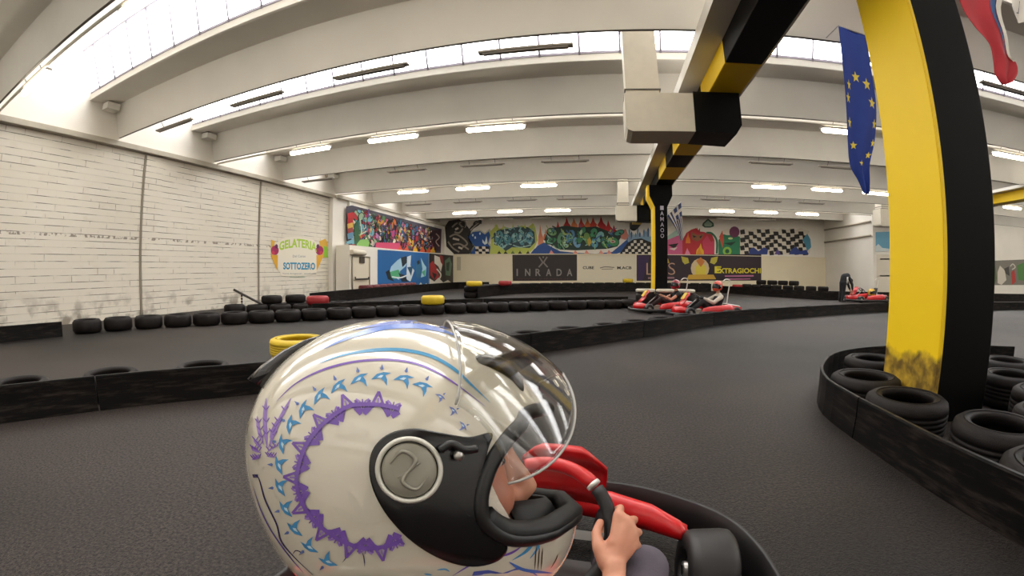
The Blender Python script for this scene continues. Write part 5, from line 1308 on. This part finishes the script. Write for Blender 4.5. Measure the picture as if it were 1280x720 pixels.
# face, body, hand
SKIN = mat('skin', 'c98f74', .5, noise=.12, nscale=14, color2='b4745c'); SKIN.node_tree.nodes['Principled BSDF'].inputs['Subsurface Weight'].default_value = .12; SKIN.node_tree.nodes['Principled BSDF'].inputs['Subsurface Radius'].default_value = (.02, .008, .004)
KI = KM.inverted()
def hk(x, y, z): return KI @ (HM @ V((x, y, z)))       # helmet frame -> kart frame
hr = (KI @ HM).to_3x3()
G = sc_ + V((1, 0, 0))*srr*cos(0) ; G = sc_ + (V((1, 0, 0))*cos(R(4)) + su_*sin(R(4)))*srr
t_, n_, o_ = su_, sn_, V((1, 0, 0))
HS = 1.14
g = lambda a, b_, c: G + (t_*a + n_*b_ + o_*c)*HS
chains = []
neck = hk(-.02, 0, -.10)
hip, chest = V((0, -.16, .22)), V((-.0, -.16, .50))
chains += [[(hip, .13), (V((0, -.19, .36)), .125), (chest, .14), (V((0, -.13, .62)), .10), (neck, .055), (hk(-.01, 0, -.03), .06)]]
for s in (-1, 1):
    sh_ = V((s*.165, -.13, .615)); el = V((s*.30, .12, .43)) if s > 0 else V((-.29, .10, .43))
    chains.append([(V((s*.06, -.14, .60)), .075), (sh_, .062), (sh_.lerp(el, .5), .048), (el, .040)])
    kn, an = V((s*.265, .47, .455)), V((s*.17, .84, .17))
    chains.append([(V((s*.09, -.12, .20)), .10), (V((s*.17, .16, .33)), .082), (kn, .050), (kn.lerp(an, .4), .048), (an, .036)])
    chains.append([(an, .036), (V((s*.15, .93, .16)), .034), (V((s*.14, .97, .24)), .026)])
# right hand on the grip
wr = g(-.082, .040, .016); elb = V((.30, .12, .43))
chains.append([(elb, .040), (elb.lerp(wr, .45), .036), (elb.lerp(wr, .8), .028), (wr, .0235), (g(-.060, .036, .014), .024)])
mcp = [g(.032, .026, .010), g(.021, .031, .028), g(.002, .029, .040), (g(-.018, .024, .044))]
for m_ in mcp: chains.append([(g(-.055, .034, .014), .019), (m_, .0125)])
chains.append([(mcp[0], .0125), (mcp[1], .0125), (mcp[2], .012), (mcp[3], .0115)]); chains.append([(g(-.02, .030, .010), .019), (g(-.03, .030, .022), .017)])
fl = [(.048, .010, .012), (.029, .006, .040), (.006, .004, .050), (-.018, .002, .050)]
ft = [(.044, -.016, .000), (.022, -.022, .014), (.002, -.022, .018), (-.018, -.018, .018)]
fe = [(.036, -.024, -.012), (.018, -.026, -.006), (.000, -.026, -.004), (-.016, -.022, -.002)]
for m_, a, b_, c in zip(mcp, fl, ft, fe): chains.append([(m_, .0118), (g(*a), .0098), (g(*b_), .0088), (g(*c), .0080)])
chains.append([(g(-.058, .034, .000), .0185), (g(-.030, .034, -.018), .0140), (g(-.006, .026, -.026), .0110), (g(.016, .014, -.022), .0098)])
# left hand, mirrored on the other side of the wheel
GL = sc_ + (V((-1, 0, 0)))*srr; gl = lambda a, b_, c: GL + t_*a + n_*b_ - o_*c
wl = gl(-.082, .040, .016); ell_ = V((-.29, .10, .43))
chains.append([(ell_, .040), (ell_.lerp(wl, .45), .036), (wl, .0235), (gl(-.060, .036, .014), .024)])
ml_ = [gl(.030, .026, .006), gl(.020, .030, .022), gl(.002, .028, .033), gl(-.018, .024, .036)]
for m_ in ml_: chains.append([(gl(-.055, .034, .014), .019), (m_, .0125)])
for m_, a, b_, c in zip(ml_, fl, ft, fe): chains.append([(m_, .0118), (gl(*a), .0098), (gl(*b_), .0088), (gl(*c), .0080)])
chains.append([(gl(-.058, .034, .000), .0185), (gl(-.030, .034, -.018), .0140), (gl(-.006, .026, -.026), .0110), (gl(.016, .014, -.022), .0098)])
hf = lambda x, y, z: hk(x+.014, y, z-.006)
# head and face
balls = [(hf(-.012, 0, .012), (.098, .077, .098), hr), (hf(.022, 0, -.020), (.070, .062, .072), hr), (hf(.052, 0, -.078), (.036, .036, .026), hr),
         (hf(.060, -.034, -.030), (.030, .026, .030), hr), (hf(.060, .034, -.030), (.030, .026, .030), hr), (hf(.070, 0, .030), (.024, .052, .020), hr),
         (hf(.078, 0, -.058), (.022, .026, .018), hr)]
chains.append([(hf(.084, 0, .018), .009), (hf(.098, 0, -.004), .0105), (hf(.110, 0, -.022), .0125), (hf(.100, 0, -.034), .0115)])
for s in (-1, 1):
    chains.append([(hf(.092, s*.012, -.032), .0095), (hf(.084, s*.020, -.030), .008)])
    chains.append([(hf(.083, s*.014, .026), .006), (hf(.079, s*.034, .029), .0065), (hf(.066, s*.052, .022), .006)])
chains.append([(hf(.088, -.020, -.055), .0055), (hf(.099, 0, -.053), .0068), (hf(.088, .020, -.055), .0055)])
chains.append([(hf(.086, -.018, -.064), .006), (hf(.096, 0, -.064), .0075), (hf(.086, .018, -.064), .006)])
person = empty('person', 'person driving the near kart in a white helmet, bare arm gripping the wheel, grey trousers', 'person')
person.matrix_world = KM
organic('body', chains, .0042, SKIN, person, smooth=1, balls=balls)
for s in (-1, 1):
    ey = MB().sphere(hf(.0665, s*.031, .008), .0112, 16).build('eye', mat('eye_white', 'd9d2c8', .2), person, True)
    MB().sphere(hf(.0755, s*.0318, .007), .0044, 12).build('iris', mat('iris_brown', '2a1a12', .15), ey, True)
    MB().tube([hf(.088, s*.016, .026), hf(.0862, s*.032, .031), hf(.073, s*.050, .025)], [.002, .003, .0015], 6).build('eyebrow', mat('brow_hair', '3b281c', .8), person, True)
# white cheek cloth inside the helmet
o = MB().rings([[hk(.050, -.084, .004), hk(.064, -.080, .000)], [hk(.050, -.086, -.030), hk(.080, -.076, -.032)], [hk(.052, -.084, -.066), hk(.104, -.062, -.068)]], loop=False, cap=False).build('white_balaclava', mat('white_cotton', 'd6cabb', .85, bump=.3, bscale=200), person, True)
md = o.modifiers.new('s', 'SOLIDIFY'); md.thickness = .004
TR = mat('grey_purple_trousers', '57505c', .85, noise=.15, nscale=20, bump=.25, bscale=300)
lg = [[(V((0, -.16, .20)), .145), (V((0, -.17, .28)), .14)]]
for s in (-1, 1):
    kn, an = V((s*.265, .47, .455)), V((s*.17, .84, .17))
    lg.append([(V((s*.09, -.12, .20)), .112), (V((s*.17, .16, .33)), .093), (kn, .060), (kn.lerp(an, .4), .058), (an, .05)])
organic('trousers', lg, .008, TR, person, 1)
organic('shirt', [[(V((0, -.18, .32)), .140), (chest, .153), (V((0, -.13, .62)), .112)]] + [[(V((s*.05, -.14, .60)), .088), (V((s*.165, -.13, .615)), .076), (V((s*.225, -.02, .53)), .064)] for s in (-1, 1)], .008, mat('dark_shirt', '221f26', .85), person, 1)
for s in (-1, 1):
    organic('shoe', [[(V((s*.17, .86, .13)), .042), (V((s*.15, .93, .13)), .045), (V((s*.14, .98, .22)), .04), (V((s*.14, .99, .27)), .032)]], .008, mat('shoe_fabric', '2b2a2e', .7), person, 1)

# ---------------------------------------------------------------- the other drivers
def driver(kobj_m, label, skin, shirt, sleeves, trousers, gloves, hl, hm, head=V((0, -.17, .80)), yaw=0):
    e = empty('person', label, 'person'); e.matrix_world = kobj_m
    ch = [[(V((0, -.14, .17)), .13), (V((0, -.2, .40)), .13), (V((0, -.2, .52)), .11), (V((0, -.18, .62)), .06), (head + V((0, 0, -.06)), .06)]]
    sl = []; gl_ = []
    for s in (-1, 1):
        a, b_, c = V((s*.17, -.2, .53)), V((s*.28, .10, .38)), V((s*.16, .38, .50))
        ch += [[(V((s*.06, -.2, .52)), .07), (a, .055), (b_, .042), (c, .028), (c + V((-s*.01, .04, .01)), .03)]]
        kn, an = V((s*.2, .40, .40)), V((s*.16, .80, .14)); ch += [[(V((s*.08, -.1, .17)), .09), (kn, .06), (an, .04), (an + V((0, .1, .04)), .035)]]
        for k in range(4): ch.append([(c + V((0, .03, 0)), .012), (c + V((-s*.012, .065, .022-.016*k)), .010), (c + V((-s*.04, .07, .018-.016*k)), .009)])
        ch.append([(c + V((-s*.01, .02, .01)), .012), (c + V((-s*.035, .03, .03)), .010)])
        if sleeves: sl.append([(V((s*.05, -.2, .52)), .078), (a, .066), (b_, .054), (c.lerp(b_, .12), .042)])
        else: sl.append([(V((s*.05, -.2, .52)), .078), (a, .064), (a.lerp(b_, .3), .06)])
        gl_.append([(c, .038), (c + V((-s*.01, .05, .01)), .040)])
    ch.append([(head + V((0, .0, 0)), .085)])
    organic('body', ch, .010, skin, e, 1)
    organic('shirt', sl + [[(V((0, -.17, .26)), .14), (V((0, -.2, .42)), .142), (V((0, -.2, .53)), .118)]], .012, shirt, e, 1)
    organic('trousers', [[(V((s*.08, -.1, .17)), .105), (V((s*.2, .40, .40)), .072), (V((s*.16, .80, .14)), .052)] for s in (-1, 1)] + [[(V((0, -.14, .17)), .14), (V((0, -.15, .22)), .14)]], .012, trousers, e, 1)
    for s in (-1, 1):
        an = V((s*.16, .80, .14)); organic('shoe', [[(an + V((0, -.01, .0)), .048), (an + V((0, .09, .03)), .046), (an + V((0, .14, .075)), .036)]], .012, mat('shoe_dark', '232228', .7), e, 1)
    if gloves:
        for q in gl_: organic('glove', [q], .009, gloves, e, 1)
    M_ = kobj_m @ Matrix.Translation(head + V((0, .01, .02))) @ Matrix.Rotation(pi/2 + yaw, 4, 'Z')
    h = make_helmet(hl, hm, False, mtx=M_)
    return e
DSK = mat('skin_far', 'b8826a', .6)
def place(px, py, heading, dist_z=0.0):
    p = on_z(px, py, 0.0); return Matrix.Translation((p.x, p.y, .0)) @ Matrix.Rotation(heading, 4, 'Z')
# leading kart heading left across the picture
m1 = Matrix.Translation((1.93, 12.22, 0)) @ Matrix.Rotation(R(104), 4, 'Z') @ Matrix.Diagonal((.9, .9, .95, 1))
k1, _ = make_kart('red kart in front of the two racing ones, driver with a red helmet', numcol='d9b62c'); k1.matrix_world = m1
driver(m1, 'person in a black top with bare arms driving the leading red kart', DSK, mat('black_top', '0f0f12', .85), False, mat('dark_red_trousers', '2a1618', .85), None,
       'dark red helmet worn in the leading of the two racing karts', mat('dark_red_helmet', '8c1a28', .2, coat=.5), yaw=R(20))
m2 = Matrix.Translation((2.86, 11.12, 0)) @ Matrix.Rotation(R(102), 4, 'Z') @ Matrix.Diagonal((.9, .9, .95, 1))
k2, _ = make_kart('red kart following close behind the leading one, driver in white sleeves', numcol='d9b62c'); k2.matrix_world = m2
dr2 = driver(m2, 'person in a white long-sleeved top and dark vest driving the following kart', DSK, mat('white_top', 'bdb7ab', .85), True, mat('black_trousers', '15151b', .85), mat('dark_glove', '1b1d22', .7),
       'orange and red helmet worn in the following kart', mat('orange_red_helmet', 'c2412a', .2, coat=.5), yaw=R(20))
organic('vest', [[(V((0, -.15, .30)), .148), (V((0, -.185, .44)), .150)]], .012, mat('dark_vest', '1c1c22', .85), dr2, 1)
# parked kart on the far right with a bending marshal
m3 = Matrix.Translation((11.9, 17.5, 0)) @ Matrix.Rotation(R(95), 4, 'Z')
k3, _ = make_kart('parked red kart on the far right beside the bending person'); k3.matrix_world = m3
yh = make_helmet('yellow helmet lying on the parked kart seat on the far right', mat('yellow_helmet', 'c9a227', .3), False, mtx=m3 @ Matrix.Translation((0, -.1, .42)) @ Matrix.Rotation(R(200), 4, 'Z') @ Matrix.Diagonal((1.12, 1.12, 1.12, 1)))
pm = empty('person', 'person in a dark jacket with a pale stripe bending over beside the parked kart', 'person', (10.35, 17.3, 0)); 
ch = []
for s in (-1, 1):
    ch.append([(V((.0, s*.09, .80)), .10), (V((-.02, s*.10, .45)), .065), (V((-.09, s*.11, .10)), .045), (V((.03, s*.12, .045)), .036)])
    organic('shoe', [[(V((-.09, s*.11, .065)), .052), (V((-.02, s*.115, .055)), .05), (V((.05, s*.125, .048)), .044)]], .012, mat('shoe_dark', '232228', .7), pm, 1)
    ch.append([(V((.24+.0*s, s*.15, 1.00)), .06), (V((.36, s*.17, .74)), .048), (V((.42, s*.10, .50)), .034), (V((.45, s*.08, .43)), .03)])
    for k in range(4): ch.append([(V((.45, s*.08, .43)), .013), (V((.47, s*.08-.03+.02*k, .37)), .011), (V((.46, s*.08-.03+.02*k, .33)), .009)])
ch.append([(V((0, 0, .84)), .13), (V((.06, 0, 1.02)), .14), (V((.20, 0, 1.06)), .13), (V((.32, 0, .98)), .06), (V((.38, 0, .90)), .07)])
organic('body', ch, .012, DSK, pm, 1, balls=[(V((.40, 0, .86)), (.09, .08, .11), Matrix.Identity(3))])
organic('jacket', [[(V((0, 0, .80)), .15), (V((.06, 0, 1.03)), .158), (V((.20, 0, 1.07)), .148), (V((.27, 0, 1.03)), .10)]] + [[(V((.22, s*.14, 1.02)), .075), (V((.36, s*.17, .74)), .062), (V((.42, s*.11, .54)), .045)] for s in (-1, 1)], .012, mat('dark_jacket', '17171f', .8), pm, 1)
organic('trousers', [[(V((.0, s*.09, .80)), .115), (V((-.02, s*.10, .45)), .08), (V((-.09, s*.11, .12)), .062)] for s in (-1, 1)], .012, mat('black_trousers', '15151b', .85), pm, 1)
organic('hair', [[(V((.41, 0, .90)), .088), (V((.36, 0, .94)), .08)]], .012, mat('dark_hair', '120e0c', .7), pm, 1)
MB().tube([V((.13, -.158, 1.05)), V((.12, -.165, .92)), V((.10, -.155, .78))], [.035, .042, .035], 8).build('pale_stripe', mat('reflective_stripe', 'b9b9b4', .5), pm, True)
# ================================================================ labels that single out each repeat
def project(p):
    d = V(p) - EYE; a, b, c = d.dot(rt), d.dot(up), d.dot(fw); th = atan2(hypot(a, b), c); r = FPX*th*(1+KD*th*th); h_ = hypot(a, b) or 1e-6
    return 640 + r*a/h_, 360 - r*b/h_
dg = bpy.context.evaluated_depsgraph_get(); dg.update()
def seen(o):
    leaves = [o] if o.type == 'MESH' else [c for c in o.children_recursive if c.type == 'MESH']
    for l in leaves:
        mw = l.matrix_world; bb = [mw @ V(c) for c in l.bound_box]; ce = sum(bb, V())/8
        pts = [ce] + [ce.lerp(q, .85) for q in bb] + [(bb[i] + bb[j])/2*.92 + ce*.08 for i, j in ((1, 2), (5, 6), (1, 5), (2, 6))]
        vs = l.data.vertices; st_ = max(1, len(vs)//24); pts += [mw @ vs[i].co for i in range(0, len(vs), st_)]
        for q in pts:
            x, y = project(q)
            if not (0 <= x <= 1280 and 0 <= y <= 720): continue
            d = q-EYE; L_ = d.length; d.normalize(); ok, loc, n, i, ob, m = SC.ray_cast(dg, EYE, d)
            if ok and (loc-EYE).length > L_-.04 and (ob == l or ob.parent == o or ob == o) : return True
    return False
ORD = 'leftmost second third fourth fifth sixth seventh eighth ninth tenth eleventh twelfth thirteenth fourteenth fifteenth sixteenth seventeenth eighteenth nineteenth twentieth'.split()
ORD += ['twenty-' + w for w in 'first second third fourth fifth sixth seventh eighth ninth'.split()] + ['thirtieth'] + ['thirty-' + w for w in 'first second third fourth fifth sixth seventh eighth ninth'.split()]
BASE = {'near belt barrier': 'black belt panel of the long near barrier', 'tyres behind the near belt': 'black tyre just behind the long near belt',
        'tyres edging the left lane': 'black tyre in the long row along the left lane', 'belt panels by the white wall': 'black belt panel at the foot of the white wall',
        'belt behind the tyre row': 'thin black belt panel behind the left tyre row', 'belt along the left wall': 'black belt panel passing the door and blue mural',
        'scattered tyres by the gate pole': 'black ground tyre beside the gate pole', 'raised tyres by the gate pole': 'black tyre on top of others beside the gate pole',
        'belt of the far straight': 'distant black belt panel below the far banners', 'belt on the far right': 'distant black belt panel at the far right',
        'tyre pile on the far right': 'distant black tyre in the pile by the right-hand wall', 'upper tyres of the far right pile': 'black tyre topmost in the distant right-hand pile',
        'far straight tyres': 'distant black tyre in the stacks behind the far belt', 'dark red tyres below the blue mural': 'dark red tyre on the row below the blue mural',
        'tyres under the dark red row': 'black tyre under the dark red row below the blue mural', 'belt panels around the near pillar': 'scuffed black belt panel round the near pillar tyres',
        'tyres at the slim pillar foot': 'black tyre under a white one at the slim pillar', 'white tyres at the slim pillar foot': 'white tyre at the slim pillar foot behind the karts'}
from collections import defaultdict
by = defaultdict(list)
for o in COL.objects:
    if o.parent is None and o.get('label'): 
        key = (o.get('group', ''), o['label'])
        if o.get('group') in BASE: 
            b_ = BASE[o['group']]
            if o['group'] in ('tyre pile on the far right', 'far straight tyres'): b_ += ', upper layer' if o.location.z > .2 else ', lower layer'
            key = (o['group'], b_)
        by[key].append(o)
for (gp, base), os_ in by.items():
    if len(os_) < 2:
        if gp in BASE: os_[0]['label'] = base
        continue
    mid = lambda o: project(o.matrix_world @ (V(o.bound_box[0])+V(o.bound_box[6]))*.5 if False else (o.matrix_world @ ((V(o.bound_box[0])+V(o.bound_box[6]))*.5) if o.type == 'MESH' else o.matrix_world.translation))[0]
    vis = sorted([o for o in os_ if seen(o)], key=mid); hid = [o for o in os_ if o not in vis]
    base = base.rstrip(',')
    for i, o in enumerate(vis):
        w_ = ORD[i] if i == 0 else (ORD[i] + ' from left')
        if len(vis) == 1: w_ = 'the only visible one'
        o['label'] = base + ', ' + w_
    for o in hid: o['label'] = ' '.join((base + ', hidden from view').split()[:16])
for o in [o for o in COL.objects if o.parent is None and o.get('label')]:
    w_ = o['label'].split()
    if len(w_) > 16: o['label'] = ' '.join(w_[:16])
